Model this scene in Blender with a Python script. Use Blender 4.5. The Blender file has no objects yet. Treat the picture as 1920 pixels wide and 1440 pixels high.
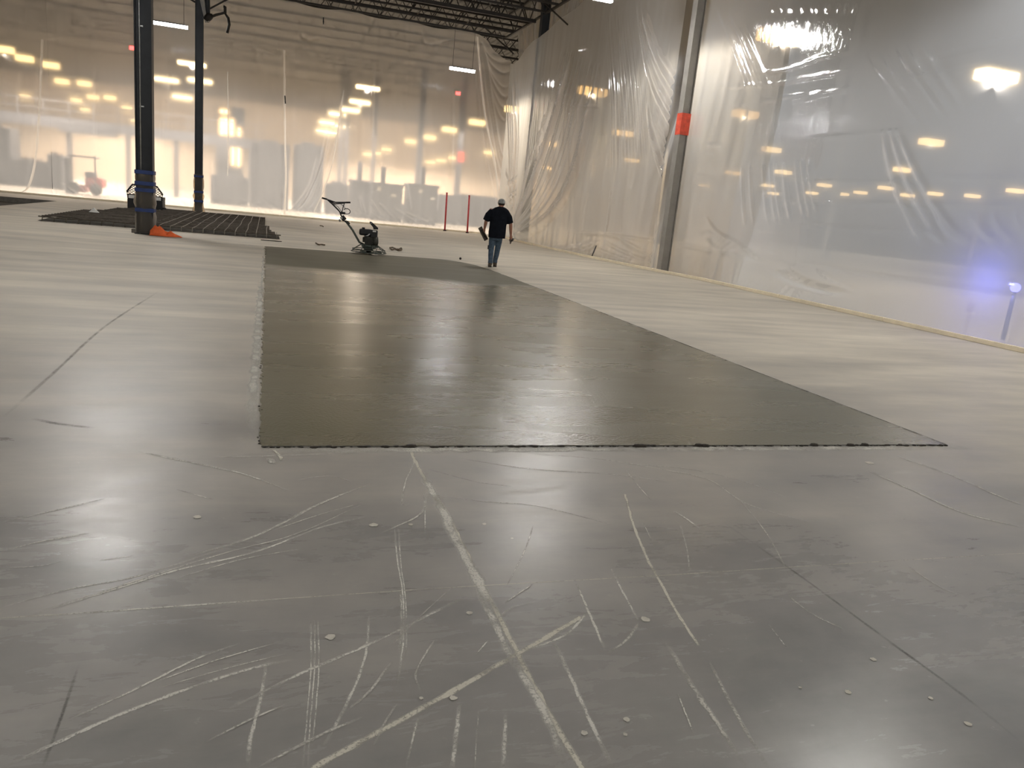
import bpy, bmesh, math, random
import numpy as np
from math import sin, cos, pi, radians as R, atan2, sqrt
from mathutils import Vector, Matrix, Euler, noise

random.seed(4)
rng = np.random.default_rng(7)
C = bpy.context.scene.collection
scene = bpy.context.scene

# ------------------------------------------------------------------ camera, world, exposure
H = 1.6                                   # camera height
FPX, YAW, PITCH, ROLL = 1432.8, 0.32364, 0.225427, 0.098764
fw = Vector((sin(YAW) * cos(PITCH), cos(YAW) * cos(PITCH), -sin(PITCH)))
r0 = Vector((cos(YAW), -sin(YAW), 0)); u0 = r0.cross(fw)
rt = r0 * cos(ROLL) + u0 * sin(ROLL); up = -r0 * sin(ROLL) + u0 * cos(ROLL)
cam_d = bpy.data.cameras.new('camera'); cam = bpy.data.objects.new('camera', cam_d); C.objects.link(cam)
cam_d.sensor_width = 36; cam_d.lens = FPX / 1920 * 36; cam_d.clip_end = 400; cam_d.clip_start = .05
cam.matrix_world = Matrix(((rt.x, up.x, -fw.x, 0), (rt.y, up.y, -fw.y, 0), (rt.z, up.z, -fw.z, H), (0, 0, 0, 1)))
scene.camera = cam
world = bpy.data.worlds.new('world'); scene.world = world; world.use_nodes = True
world.node_tree.nodes['Background'].inputs[0].default_value = (.5, .47, .42, 1)
world.node_tree.nodes['Background'].inputs[1].default_value = .05
scene.view_settings.view_transform = 'Standard'; scene.view_settings.look = 'None'
scene.view_settings.gamma = 1; scene.view_settings.use_curve_mapping = False
scene.view_settings.exposure = 0.60
scene.cycles.max_bounces = 7; scene.cycles.diffuse_bounces = 3; scene.cycles.glossy_bounces = 3
scene.cycles.transmission_bounces = 5; scene.cycles.transparent_max_bounces = 12
scene.cycles.sample_clamp_indirect = 6; scene.cycles.use_denoising = True
LED_E, WARM_E = 230.0, 1.9

# survey helpers: where a sight line meets the ground, or an upright plane, in metres
def ray(x, y): return fw + rt * ((x - 960) / FPX) - up * ((y - 720) / FPX)
def G(x, y, z=0.0):
    d = ray(x, y); t = (z - H) / d.z; return Vector((d.x * t, d.y * t, z))
def PX(x, y, X):
    d = ray(x, y); t = X / d.x; return Vector((X, d.y * t, H + d.z * t))
def PY(x, y, Y):
    d = ray(x, y); t = Y / d.y; return Vector((d.x * t, Y, H + d.z * t))

# ------------------------------------------------------------------ material helpers
class NT:
    def __init__(s, name):
        s.m = bpy.data.materials.new(name); s.m.use_nodes = True; s.t = s.m.node_tree; s.t.nodes.clear()
        s.out = s.n('ShaderNodeOutputMaterial')
    def n(s, typ, **kw):
        nd = s.t.nodes.new(typ)
        for k, v in kw.items(): setattr(nd, k, v)
        return nd
    def l(s, a, b): s.t.links.new(a, b)
    def val(s, sock, v):
        if hasattr(v, 'is_output') or isinstance(v, bpy.types.NodeSocket): s.l(v, sock)
        else: sock.default_value = v
    def math(s, op, a, b=0.0, c=0.0, clamp=False):
        nd = s.n('ShaderNodeMath', operation=op, use_clamp=clamp)
        s.val(nd.inputs[0], a); s.val(nd.inputs[1], b); s.val(nd.inputs[2], c); return nd.outputs[0]
    def coord(s, kind='Object', scale=(1, 1, 1)):
        tc = s.n('ShaderNodeTexCoord'); mp = s.n('ShaderNodeMapping'); mp.inputs['Scale'].default_value = scale
        s.l(tc.outputs[kind], mp.inputs[0]); return mp.outputs[0]
    def noise(s, vec, scale=1, detail=4, rough=.5, dist=0):
        nd = s.n('ShaderNodeTexNoise'); s.l(vec, nd.inputs['Vector']); nd.inputs['Scale'].default_value = scale
        nd.inputs['Detail'].default_value = detail; nd.inputs['Roughness'].default_value = rough
        nd.inputs['Distortion'].default_value = dist; return nd.outputs[0]
    def remap(s, v, a, b, c=0, d=1):
        nd = s.n('ShaderNodeMapRange'); s.l(v, nd.inputs[0])
        for i, q in enumerate((a, b, c, d)): nd.inputs[1 + i].default_value = q
        return nd.outputs[0]
    def mix(s, f, a, b):
        nd = s.n('ShaderNodeMix', data_type='RGBA'); s.val(nd.inputs[0], f); s.val(nd.inputs[6], a); s.val(nd.inputs[7], b)
        return nd.outputs[2]
    def bump(s, h, strength=.3, dist=.01, normal=None):
        nd = s.n('ShaderNodeBump'); s.l(h, nd.inputs['Height']); nd.inputs['Strength'].default_value = strength
        nd.inputs['Distance'].default_value = dist
        if normal is not None: s.l(normal, nd.inputs['Normal'])
        return nd.outputs[0]
    def bsdf(s, col, rough=.5, metal=0, normal=None, spec=.5):
        b = s.n('ShaderNodeBsdfPrincipled'); s.val(b.inputs['Base Color'], col); s.val(b.inputs['Roughness'], rough)
        b.inputs['Metallic'].default_value = metal; s.val(b.inputs['Specular IOR Level'], spec)
        if normal is not None: s.l(normal, b.inputs['Normal'])
        return b.outputs[0]
    def done(s, sh): s.l(sh, s.out.inputs[0]); return s.m
def c4(c): return (c[0], c[1], c[2], 1)

def mat(name, col, rough=.6, metal=0, var=.25, scale=6, bump=.15, spec=.5):
    k = NT(name); v = k.coord(); n = k.noise(v, scale, 5, .6)
    a = c4([x * (1 - var) for x in col]); b = c4([min(1, x * (1 + var)) for x in col])
    return k.done(k.bsdf(k.mix(k.remap(n, .3, .7), a, b), rough, metal, k.bump(k.noise(v, scale * 5, 4), bump, .005), spec))
def emis(name, col, e):
    k = NT(name); em = k.n('ShaderNodeEmission'); em.inputs[0].default_value = c4(col); em.inputs[1].default_value = e
    return k.done(em.outputs[0])

def film_mat(name, clear=.6, tint=(.9, .9, .9), dens_var=.12, stretch=(1, 1, 1), bump=.35, rough=.10, tcol=(1, .84, .62), veil=.0, veil_n=.008):
    k = NT(name); v = k.coord('Object', stretch)
    n1 = k.noise(v, .5, 5, .6, .6); n2 = k.noise(v, 5, 5, .65, 1.2)
    fine = k.bump(n2, bump, .02)
    lw = k.n('ShaderNodeLayerWeight'); lw.inputs[0].default_value = .5
    cs = k.math('MAXIMUM', k.math('SUBTRACT', 1, lw.outputs['Facing']), .14)
    cl = k.math('ADD', clear - dens_var / 2, k.math('MULTIPLY', k.math('SUBTRACT', 1, n1), dens_var))
    trans = k.math('POWER', cl, k.math('DIVIDE', 1, cs))
    tr = k.n('ShaderNodeBsdfTransparent'); tr.inputs[0].default_value = c4(tcol)
    df = k.n('ShaderNodeBsdfDiffuse'); df.inputs[0].default_value = c4(tint)
    tl = k.n('ShaderNodeBsdfTranslucent'); tl.inputs[0].default_value = c4(tint)
    for s_ in (df, tl): k.l(fine, s_.inputs['Normal'])
    sc = k.n('ShaderNodeMixShader'); sc.inputs[0].default_value = .78; k.l(df.outputs[0], sc.inputs[1]); k.l(tl.outputs[0], sc.inputs[2])
    pas = tr                                   # light let through: mostly straight, some spread a little by the haze in the film
    if veil:
        ra = k.n('ShaderNodeBsdfRefraction'); rb = k.n('ShaderNodeBsdfRefraction')
        for q_, io in ((ra, 1 + veil_n), (rb, 1 / (1 + veil_n))):
            q_.inputs['Color'].default_value = c4(tcol); q_.inputs['IOR'].default_value = io; q_.inputs['Roughness'].default_value = .95
        rm = k.n('ShaderNodeMixShader'); rm.inputs[0].default_value = .5; k.l(ra.outputs[0], rm.inputs[1]); k.l(rb.outputs[0], rm.inputs[2])
        pas = k.n('ShaderNodeMixShader'); pas.inputs[0].default_value = veil; k.l(tr.outputs[0], pas.inputs[1]); k.l(rm.outputs[0], pas.inputs[2])
    m1 = k.n('ShaderNodeMixShader'); k.l(trans, m1.inputs[0]); k.l(sc.outputs[0], m1.inputs[1]); k.l(pas.outputs[0], m1.inputs[2])
    gl = k.n('ShaderNodeBsdfGlossy'); gl.inputs['Roughness'].default_value = rough; k.l(fine, gl.inputs['Normal'])
    fr = k.n('ShaderNodeFresnel'); fr.inputs[0].default_value = 1.25
    m2 = k.n('ShaderNodeMixShader'); k.l(k.math('MULTIPLY', fr.outputs[0], .15), m2.inputs[0]); k.l(m1.outputs[0], m2.inputs[1]); k.l(gl.outputs[0], m2.inputs[2])
    return k.done(m2.outputs[0])

def floor_mat():
    k = NT('worn polished concrete')
    tc = k.n('ShaderNodeTexCoord'); sep = k.n('ShaderNodeSeparateXYZ'); k.l(tc.outputs['Object'], sep.inputs[0])
    X, Y = sep.outputs[0], sep.outputs[1]
    big = k.noise(k.coord('Object', (.16, .16, 1)), 1, 4, .55, .4)
    streak = k.noise(k.coord('Object', (.35, 1.6, 1)), 1, 6, .58, .1)
    fine = k.noise(k.coord('Object', (2.2, 9, 1)), 1, 8, .7, .5)
    blot = k.noise(k.coord('Object', (1, 1, 1)), 1.1, 7, .6, .2)
    speck = k.noise(k.coord('Object', (1, 1, 1)), 14, 4, .7)
    # dust lies thicker away from the swept and polished foreground
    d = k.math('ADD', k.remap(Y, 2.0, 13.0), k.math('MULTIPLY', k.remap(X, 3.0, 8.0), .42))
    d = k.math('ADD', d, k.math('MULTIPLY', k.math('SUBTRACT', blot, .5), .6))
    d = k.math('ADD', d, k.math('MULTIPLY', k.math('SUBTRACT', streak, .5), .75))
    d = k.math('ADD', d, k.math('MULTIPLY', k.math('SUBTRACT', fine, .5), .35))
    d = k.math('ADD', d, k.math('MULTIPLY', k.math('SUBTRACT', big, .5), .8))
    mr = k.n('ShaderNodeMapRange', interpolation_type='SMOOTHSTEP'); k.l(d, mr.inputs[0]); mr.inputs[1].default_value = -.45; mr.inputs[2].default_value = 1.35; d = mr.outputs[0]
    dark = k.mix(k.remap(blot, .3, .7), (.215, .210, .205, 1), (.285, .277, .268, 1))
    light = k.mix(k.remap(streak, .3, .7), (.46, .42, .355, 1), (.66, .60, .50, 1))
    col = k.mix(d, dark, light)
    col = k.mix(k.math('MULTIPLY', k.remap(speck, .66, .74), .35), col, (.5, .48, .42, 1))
    ro = k.math('ADD', k.math('MULTIPLY', d, .45), k.math('ADD', .14, k.math('MULTIPLY', fine, .12)))
    return k.done(k.bsdf(col, ro, 0, k.bump(k.noise(k.coord('Object', (3, 3, 1)), 1, 6, .6), .10, .006), .22))

def slab_mat():
    k = NT('fresh wet concrete')
    tc = k.n('ShaderNodeTexCoord'); sep = k.n('ShaderNodeSeparateXYZ'); k.l(tc.outputs['Object'], sep.inputs[0])
    X, Y = sep.outputs[0], sep.outputs[1]
    wv = k.noise(k.coord('Object', (.35, .35, 1)), 1, 3, .5, .8)
    yy = k.math('ADD', k.math('ADD', Y, k.math('MULTIPLY', X, .22)), k.math('MULTIPLY', k.math('SUBTRACT', wv, .5), 2.2))
    back = k.remap(yy, 11.3, 11.9)                       # the far end has not been floated yet: matt
    sweep = k.noise(k.coord('Object', (.4, 1.8, 1)), 1, 5, .55, .5)
    front = k.remap(Y, 2.6, 1.3)                        # the near end is coarser, with standing water
    grit = k.noise(k.coord('Object', (1, 1, 1)), 42, 3, .6)
    blot = k.noise(k.coord('Object', (1, 1, 1)), .8, 6, .6, .6)
    col = k.mix(k.remap(blot, .3, .7), (.120, .111, .070, 1), (.160, .149, .104, 1))
    col = k.mix(back, col, (.130, .117, .078, 1))
    ro = k.math('ADD', k.math('ADD', .19, k.math('MULTIPLY', sweep, .18)), k.math('MULTIPLY', back, .35))
    h = k.math('ADD', k.math('MULTIPLY', sweep, 1.0), k.math('MULTIPLY', k.math('MULTIPLY', grit, front), .3))
    nb_ = k.bump(k.math('MULTIPLY', k.remap(grit, .35, .75), front), .30, .003, k.bump(h, .22, .012))
    return k.done(k.bsdf(col, ro, 0, nb_, .45))

def dust_mat(name, alpha, col=(.46, .435, .36)):
    k = NT(name); uv = k.n('ShaderNodeUVMap'); sep = k.n('ShaderNodeSeparateXYZ'); k.l(uv.outputs[0], sep.inputs[0])
    e = k.math('ABSOLUTE', k.math('SUBTRACT', k.math('MULTIPLY', sep.outputs[1], 2), 1))
    edge = k.remap(e, 1.0, .35)
    n = k.remap(k.noise(k.coord('Object', (1, 1, 1)), 90, 4, .7), .28, .52)
    n2 = k.remap(k.noise(k.coord('Object', (1, 1, 1)), 5, 3, .6), .25, .6)
    a = k.math('MULTIPLY', k.math('MULTIPLY', edge, sep.outputs[0]), k.math('MULTIPLY', k.math('MULTIPLY', n, alpha), n2), clamp=True)
    tr = k.n('ShaderNodeBsdfTransparent'); b = k.bsdf(c4(col), .8)
    m = k.n('ShaderNodeMixShader'); k.l(a, m.inputs[0]); k.l(tr.outputs[0], m.inputs[1]); k.l(b, m.inputs[2])
    return k.done(m.outputs[0])

M = dict(
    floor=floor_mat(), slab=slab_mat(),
    steel=mat('dark painted steel', (.018, .021, .025), .5, .3, .2, 3),
    steel2=mat('grey painted steel', (.30, .285, .26), .6, .0, .12, 3),
    joist=mat('primed joist steel', (.022, .018, .015), .6, .3),
    deck=mat('galvanised roof deck', (.12, .108, .09), .7, .0, .15, 2),
    conduit=mat('galvanised conduit', (.42, .43, .42), .4, .7),
    tape=mat('blue masking tape', (.02, .045, .17), .6),
    red=mat('red paint', (.50, .045, .05), .5), redtape=mat('orange red marking', (.75, .09, .045), .55),
    wood=mat('pale softwood', (.90, .79, .60), .7, 0, .08, 5), soil=mat('damp dark soil', (.050, .043, .034), .95, 0, .5, 9, .6),
    rebar=mat('rusty reinforcing bar', (.085, .070, .054), .8, .2, .35, 12), rebar_l=mat('paler reinforcing bar', (.21, .185, .15), .6, .3),  # the second bar material is a paler tone for the right-hand bars
    black=mat('black enamel', (.012, .012, .013), .45), rubber=mat('black rubber', (.016, .015, .015), .8),
    white=mat('white panel', (.75, .74, .70), .5), orange=mat('orange cloth', (.95, .17, .045), .8, 0, .12, 14),
    block=mat('weathered concrete block', (.20, .185, .16), .9), engine=mat('oily engine casting', (.06, .058, .048), .55, .5, .4, 14),
    frame=mat('worn green steel', (.085, .10, .085), .5, .5, .4, 16), blade=mat('trowel blade steel', (.22, .21, .19), .4, .8),
    shirt=mat('black cotton', (.007, .0085, .013), .95, 0, .25, 12, .3, .15), jeans=mat('blue denim', (.065, .095, .13), .9, 0, .35, 14, .3, .2),
    skin=mat('tanned skin', (.33, .16, .105), .6, 0, .12, 12), cap=mat('grey cotton cap', (.24, .25, .24), .85, 0, .2, 20),
    boot=mat('brown work boots', (.07, .052, .036), .8), float_=mat('wet wooden float', (.05, .038, .028), .6),
    hair=mat('short dark hair', (.03, .02, .015), .9), cord=mat('brown cord', (.12, .085, .05), .8),
    wallp=mat('cream painted wall', (.80, .66, .50), .8, 0, .06, 1), dim=mat('dark machine paint', (.075, .078, .09), .6),
    redm=mat('red machine paint', (.62, .10, .07), .5), pale=mat('pale label', (.7, .68, .6), .7), box=mat('brown cartons', (.26, .18, .11), .8),
    far=mat('grey cladding', (.20, .19, .175), .8), plinth=mat('grey shell wall', (.14, .13, .12), .8),
    led2=emis('white lamp, duller', (.96, .98, 1.0), LED_E * .32),
    led=emis('white lamp', (1.0, .97, .93), LED_E), warm=emis('amber lamp', (1.0, .74, .36), WARM_E),
    warm2=emis('bright amber lamp', (1.0, .80, .46), WARM_E * 3), pane=emis('lit pane', (1.0, .66, .30), 5),
    exitm=emis('red sign light', (1.0, .05, .05), 6), blue=emis('blue warning lamp', (.16, .18, 1.0), 3),
    dustA=dust_mat('thick grinding dust', 1.9, (.60, .57, .48)), dustB=dust_mat('pale scratch', 1.4, (.62, .60, .54)), dustC=dust_mat('faint scratch', 1.0, (.58, .56, .50)),
    spot=mat('dried dust spot', (.56, .53, .46), .9, 0, .15, 40, 0),
    darkC=dust_mat('dark shallow joint', .45, (.08, .075, .07)), darkline=dust_mat('dark joint', 1.2, (.05, .047, .04)),
    filmF=film_mat('clear film', .70, (.78, .765, .74), .12, (1, 1, .5), .22, .08, veil=.8, veil_n=.010, tcol=(1, .905, .80)), filmB=film_mat('creased milky film', .66, (.85, .86, .87), .12, (1, 1, .5), .20, .07, veil=.6, veil_n=.006, tcol=(1, .93, .86)), filmR=film_mat('milky film', .54, (.88, .91, .96), .12, (1, 1, .5), .20, .07, veil=.6, veil_n=.006, tcol=(1, .89, .76)),
    filmU=film_mat('darker film', .62, (.55, .53, .52), .25, (1, 3, .3), .4),  # film with a darker tint than the other sheets
    wrap=film_mat('column wrap', .74, (.85, .85, .85), .1, (6, 6, 3), .6, .12), seam=film_mat('doubled film seam', .18, (.95, .93, .90), .1, (1, 1, 1), .2),
)

# ------------------------------------------------------------------ mesh builder
class MB:
    def __init__(s): s.v = []; s.f = []
    def add(s, vs, fs):
        b = len(s.v); s.v += [tuple(v) for v in vs]; s.f += [tuple(i + b for i in f) for f in fs]; return s
    def box(s, c, d, rot=None, top=1.0):
        c = Vector(c); hx, hy, hz = [q / 2 for q in d]; vs = []
        for z in (-1, 1):
            k = top if z > 0 else 1
            for x, y in ((-1, -1), (1, -1), (1, 1), (-1, 1)):
                p = Vector((x * hx * k, y * hy * k, z * hz))
                if rot is not None: p = rot @ p
                vs.append(c + p)
        return s.add(vs, [(3, 2, 1, 0), (4, 5, 6, 7), (0, 1, 5, 4), (1, 2, 6, 5), (2, 3, 7, 6), (3, 0, 4, 7)])
    def tube(s, pts, r, n=8, closed=False):
        pts = [Vector(p) for p in pts]; m = len(pts)
        rr = r if isinstance(r, (list, tuple)) else [r] * m
        vs = []; prev = None
        for i, p in enumerate(pts):
            if closed: t = pts[(i + 1) % m] - pts[i - 1]
            else: t = pts[min(i + 1, m - 1)] - pts[max(i - 1, 0)]
            t.normalize()
            a = prev if prev is not None else (Vector((0, 0, 1)) if abs(t.z) < .9 else Vector((1, 0, 0)))
            a = (a - t * a.dot(t)).normalized(); prev = a; b = t.cross(a)
            for k in range(n):
                q = 2 * pi * k / n; vs.append(p + (a * cos(q) + b * sin(q)) * rr[i])
        fs = []
        for i in range(m if closed else m - 1):
            j = (i + 1) % m
            for k in range(n):
                l = (k + 1) % n; fs.append((i * n + k, i * n + l, j * n + l, j * n + k))
        if not closed: fs += [tuple(range(n))[::-1], tuple((m - 1) * n + k for k in range(n))]
        return s.add(vs, fs)
    def loft(s, rings, n=20):          # rings: (centre, rx, ry) stacked, lying in the xy plane
        vs = []
        for c, rx, ry in rings:
            for k in range(n):
                q = 2 * pi * k / n; vs.append((c[0] + rx * cos(q), c[1] + ry * sin(q), c[2]))
        fs = [tuple(range(n))[::-1]]
        for i in range(len(rings) - 1):
            for k in range(n):
                l = (k + 1) % n; fs.append((i * n + k, i * n + l, (i + 1) * n + l, (i + 1) * n + k))
        fs.append(tuple((len(rings) - 1) * n + k for k in range(n)))
        return s.add(vs, fs)
    def ball(s, c, r, n=12, m=8, rot=None):
        r = r if isinstance(r, (tuple, list)) else (r, r, r); c = Vector(c); vs = []; fs = []
        for i in range(m + 1):
            a = pi * i / m
            for k in range(n):
                q = 2 * pi * k / n; p = Vector((r[0] * sin(a) * cos(q), r[1] * sin(a) * sin(q), r[2] * cos(a)))
                if rot is not None: p = rot @ p
                vs.append(c + p)
        for i in range(m):
            for k in range(n):
                l = (k + 1) % n; fs.append((i * n + k, (i + 1) * n + k, (i + 1) * n + l, i * n + l))
        return s.add(vs, fs)
    def prism(s, poly, z0, z1):
        n = len(poly); vs = [(x, y, z0) for x, y in poly] + [(x, y, z1) for x, y in poly]
        return s.add(vs, [tuple(range(n))[::-1], tuple(range(n, 2 * n))] + [(i, (i + 1) % n, n + (i + 1) % n, n + i) for i in range(n)])
    def xprism(s, poly, y0, y1):       # outline in xz, extruded along y
        n = len(poly); vs = [(x, y0, z) for x, z in poly] + [(x, y1, z) for x, z in poly]
        return s.add(vs, [tuple(range(n)), tuple(range(n, 2 * n))[::-1]] + [(i, n + i, n + (i + 1) % n, (i + 1) % n) for i in range(n)])
    def mesh(s, name, m, smooth=False, weld=0):
        me = bpy.data.meshes.new(name); me.from_pydata(s.v, [], s.f)
        bm = bmesh.new(); bm.from_mesh(me)
        if weld: bmesh.ops.remove_doubles(bm, verts=bm.verts, dist=weld)
        bmesh.ops.recalc_face_normals(bm, faces=bm.faces); bm.to_mesh(me); bm.free()
        me.materials.append(m)
        if smooth: me.shade_smooth()
        return me
    def build(s, name, m, parent=None, smooth=False, bevel=0, weld=0):
        o = bpy.data.objects.new(name, s.mesh(name, m, smooth, weld)); C.objects.link(o)
        if parent: o.parent = parent
        if bevel:
            b = o.modifiers.new('bevel', 'BEVEL'); b.width = bevel; b.segments = 2; b.limit_method = 'ANGLE'
        return o
    def fused(s, name, m, voxel, parent=None, smooth=4):   # one continuous surface
        o = s.build(name, m, parent)
        r_ = o.modifiers.new('fuse', 'REMESH'); r_.mode = 'VOXEL'; r_.voxel_size = voxel; r_.use_smooth_shade = True
        if smooth:
            q = o.modifiers.new('relax', 'SMOOTH'); q.iterations = smooth; q.factor = .5
        return o

def thing(name, label, cat, loc=(0, 0, 0), rz=0, group=None):
    o = bpy.data.objects.new(name, None); C.objects.link(o); o.location = loc; o.rotation_euler = (0, 0, rz)
    o.empty_display_size = .1; o['label'] = label; o['category'] = cat
    if group: o['group'] = group
    return o
def tag(o, label, cat, group=None, kind=None):
    o['label'] = label; o['category'] = cat
    if group: o['group'] = group
    if kind: o['kind'] = kind
    return o
def inst(src, name, parent, loc=(0, 0, 0), rot=(0, 0, 0), scale=(1, 1, 1)):
    o = bpy.data.objects.new(name, src); C.objects.link(o); o.parent = parent
    o.location = loc; o.rotation_euler = rot; o.scale = scale; return o
def copy_tree(o, parent=None):
    c = o.copy(); C.objects.link(c); c.parent = parent
    for ch in [q for q in o.children]: copy_tree(ch, c)
    return c
def rod(parent, name, p0, p1, r, m, n=6): return MB().tube([p0, p1], r, n).build(name, m, parent, n > 6)

# ------------------------------------------------------------------ the shell
YF = 42.9                                                   # far film wall
PIT = G(107, 377)
pit = [(-18.0, PIT.y - 8), (PIT.x, PIT.y - 8), (PIT.x, PIT.y), (-18.0, PIT.y)]
def make_floor():
    xs = [-45, pit[0][0], pit[1][0], 110]; ys = [-25, pit[0][1], pit[2][1], 115]
    mb = MB()
    for i in range(3):
        for j in range(3):
            if i == 1 and j == 1: continue
            mb.add([(xs[i], ys[j], 0), (xs[i + 1], ys[j], 0), (xs[i + 1], ys[j + 1], 0), (xs[i], ys[j + 1], 0)], [(0, 1, 2, 3)])
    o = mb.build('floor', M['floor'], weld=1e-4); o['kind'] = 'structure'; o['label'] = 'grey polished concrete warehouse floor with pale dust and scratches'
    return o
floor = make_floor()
# open trench at the left: slab edge, then dark soil
tr = thing('open_trench', 'open dark trench cut in the floor at the left edge by the far curtain', 'trench', (pit[0][0], pit[0][1], 0))
w_, h_ = pit[1][0] - pit[0][0], 8
m_ = MB()
for a, b in (((0, h_), (w_, h_)), ((w_, 0), (w_, h_)), ((0, 0), (w_, 0)), ((0, 0), (0, h_))):
    m_.add([(a[0], a[1], 0), (b[0], b[1], 0), (b[0], b[1], -.22), (a[0], a[1], -.22)], [(0, 1, 2, 3)])
m_.build('slab_edge', M['block'], tr)
m_ = MB(); nx, ny = 40, 20; vs = []
for j in range(ny + 1):
    for i in range(nx + 1):
        x, y = w_ * i / nx, h_ * j / ny; vs.append((x, y, -.22 + .05 * noise.noise((x * 2, y * 2, 3))))
m_.add(vs, [(j * (nx + 1) + i, j * (nx + 1) + i + 1, (j + 1) * (nx + 1) + i + 1, (j + 1) * (nx + 1) + i) for j in range(ny) for i in range(nx)])
m_.build('trench_soil', M['soil'], tr, True)

def ceiling():
    vs, fs = [], []; x = -45.0; prof = []
    while x < 110:
        prof += [(x, 11.75), (x + .16, 11.75), (x + .20, 11.82), (x + .34, 11.82)]; x += .38
    for px_, pz in prof: vs += [(px_, -25, pz), (px_, 115, pz)]
    for i in range(len(prof) - 1): fs.append((2 * i, 2 * i + 1, 2 * i + 3, 2 * i + 2))
    o = MB().add(vs, fs).build('ceiling', M['deck']); o['kind'] = 'structure'; o['label'] = 'ribbed steel roof deck above the joists'
ceiling()
def wall(name, a, b, m, z1=11.9):
    d = Vector((b[0] - a[0], b[1] - a[1], 0)); n = Vector((-d.y, d.x, 0)).normalized() * .3
    o = MB().prism([(a[0], a[1]), (b[0], b[1]), (b[0] + n.x, b[1] + n.y), (a[0] + n.x, a[1] + n.y)], 0, z1).build(name, m); o['kind'] = 'structure'; return o
wall('wall_back', (-45, 112), (110, 112), M['wallp']); wall('wall_left', (-45, -25), (-45, 112), M['plinth'])
wall('wall_right', (108, 112), (108, -25), M['far']); wall('wall_front', (110, -24), (-45, -24), M['plinth'])

# ------------------------------------------------------------------ fresh concrete patch
SX, S0, S1 = 5.52, G(900, 837).y, G(500, 462).y
sb = thing('concrete_patch', 'large wet grey-brown freshly poured concrete patch in the floor', 'concrete patch', (0, S0, 0))
def ragged(n, amp, fr, seed): return [amp * (noise.noise((i * fr, seed, .3)) + .6 * noise.noise((i * fr * 3.1, seed, 1.3))) for i in range(n)]
L = S1 - S0; poly = []
a_ = ragged(140, .012, .35, 1)
for i in range(140): poly.append((SX * i / 139, a_[i]))
a_ = ragged(120, .014, .3, 2); XR = lambda y: 5.52 - .05 * y / L
for i in range(1, 120):
    y = (L - 2.1) * i / 119; poly.append((XR(y) + a_[i], y))
poly += [(5.40, L - 1.2), (5.15, L - .45), (4.85, L - .12)]
a_ = ragged(60, .05, .2, 3)
for i in range(60): poly.append((4.7 * (1 - i / 59), L + a_[i]))
a_ = ragged(420, .045, .6, 4)
for i in range(1, 420): poly.append((-.01 + a_[i] * (1.3 - .9 * i / 420) , L * (1 - i / 420)))
MB().prism(poly, -.05, .006).build('slab', M['slab'], sb)
# mortar squeezed out along the near and right edges
m_ = MB()
for i in range(230):
    x = random.random() * SX; r_ = random.choice([.004, .006, .008, .013]) * (1 if random.random() < .9 else 2)
    m_.ball((x, -.008 + random.uniform(-.012, .01), .003), (r_ * 1.7, r_, r_ * .7), 6, 4)
for i in range(40):
    y = random.random() ** 1.5 * L * .6; r_ = random.choice([.004, .006, .009])
    m_.ball((-.004 + random.uniform(-.02, .012), y, .003), (r_ * 1.2, r_ * 1.8, r_ * .5), 6, 4)
o = m_.build('mortar_crumbs', M['soil'], sb); o['kind'] = 'stuff'
def ribbon(pts, w, m, name, parent, z=.0015, ends=True, wv=0):
    pts = [Vector((p[0], p[1], 0)) for p in pts]; vs = []; fs = []; uv = []; n = len(pts)
    for i, p in enumerate(pts):
        t = (pts[min(i + 1, n - 1)] - pts[max(i - 1, 0)]).normalized(); q = Vector((-t.y, t.x, 0))
        ww = w * (1 + wv * noise.noise((i * .9, w * 99, 2)))
        f = min(1, 5 * min((i + .0) / (n - 1), 1 - i / (n - 1)) + (.0 if ends else 1))
        vs += [(p + q * ww / 2)[:2] + (z,), (p - q * ww / 2)[:2] + (z,)]; uv += [(f, 0), (f, 1)]
    for i in range(n - 1): fs.append((2 * i, 2 * i + 1, 2 * i + 3, 2 * i + 2))
    me = bpy.data.meshes.new(name); me.from_pydata(vs, [], fs); me.materials.append(m)
    ul = me.uv_layers.new(name='UVMap')
    for li, lp in enumerate(me.loops): ul.data[li].uv = uv[lp.vertex_index]
    o = bpy.data.objects.new(name, me); C.objects.link(o); o.parent = parent
    return o
def resample(pts, n):
    P = np.array([tuple(p) for p in pts], float); m = len(P)
    if m > 2:                                   # smooth through Catmull-Rom
        Q = np.vstack([2 * P[0] - P[1], P, 2 * P[-1] - P[-2]]); out = []
        for i in range(m - 1):
            a, b, c, d = Q[i:i + 4]
            for t in np.linspace(0, 1, 9)[:-1]:
                out.append(.5 * (2 * b + (c - a) * t + (2 * a - 5 * b + 4 * c - d) * t * t + (3 * b - a - 3 * c + d) * t ** 3))
        out.append(P[-1]); P = np.array(out)
    s = np.concatenate([[0], np.cumsum(np.linalg.norm(np.diff(P, axis=0), axis=1))]); u = np.linspace(0, s[-1], n)
    return np.stack([np.interp(u, s, P[:, k]) for k in range(P.shape[1])], 1)
# thin dark joint lines at the near edge and right edge of the patch
e_ = [(SX * i / 60, -.012 + .004 * noise.noise((i * .7, 0, 9)), 0) for i in range(61)]
ribbon([(x, y) for x, y, _ in e_], .022, M['darkline'], 'edge_joint', sb, .0085, False, .5)
ribbon([(XR((L - 2) * i / 60) + .004 * noise.noise((i * .7, 0, 5)), (L - 2) * i / 60) for i in range(61)], .028, M['darkline'], 'edge_joint', sb, .0085, False, .6)

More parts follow.
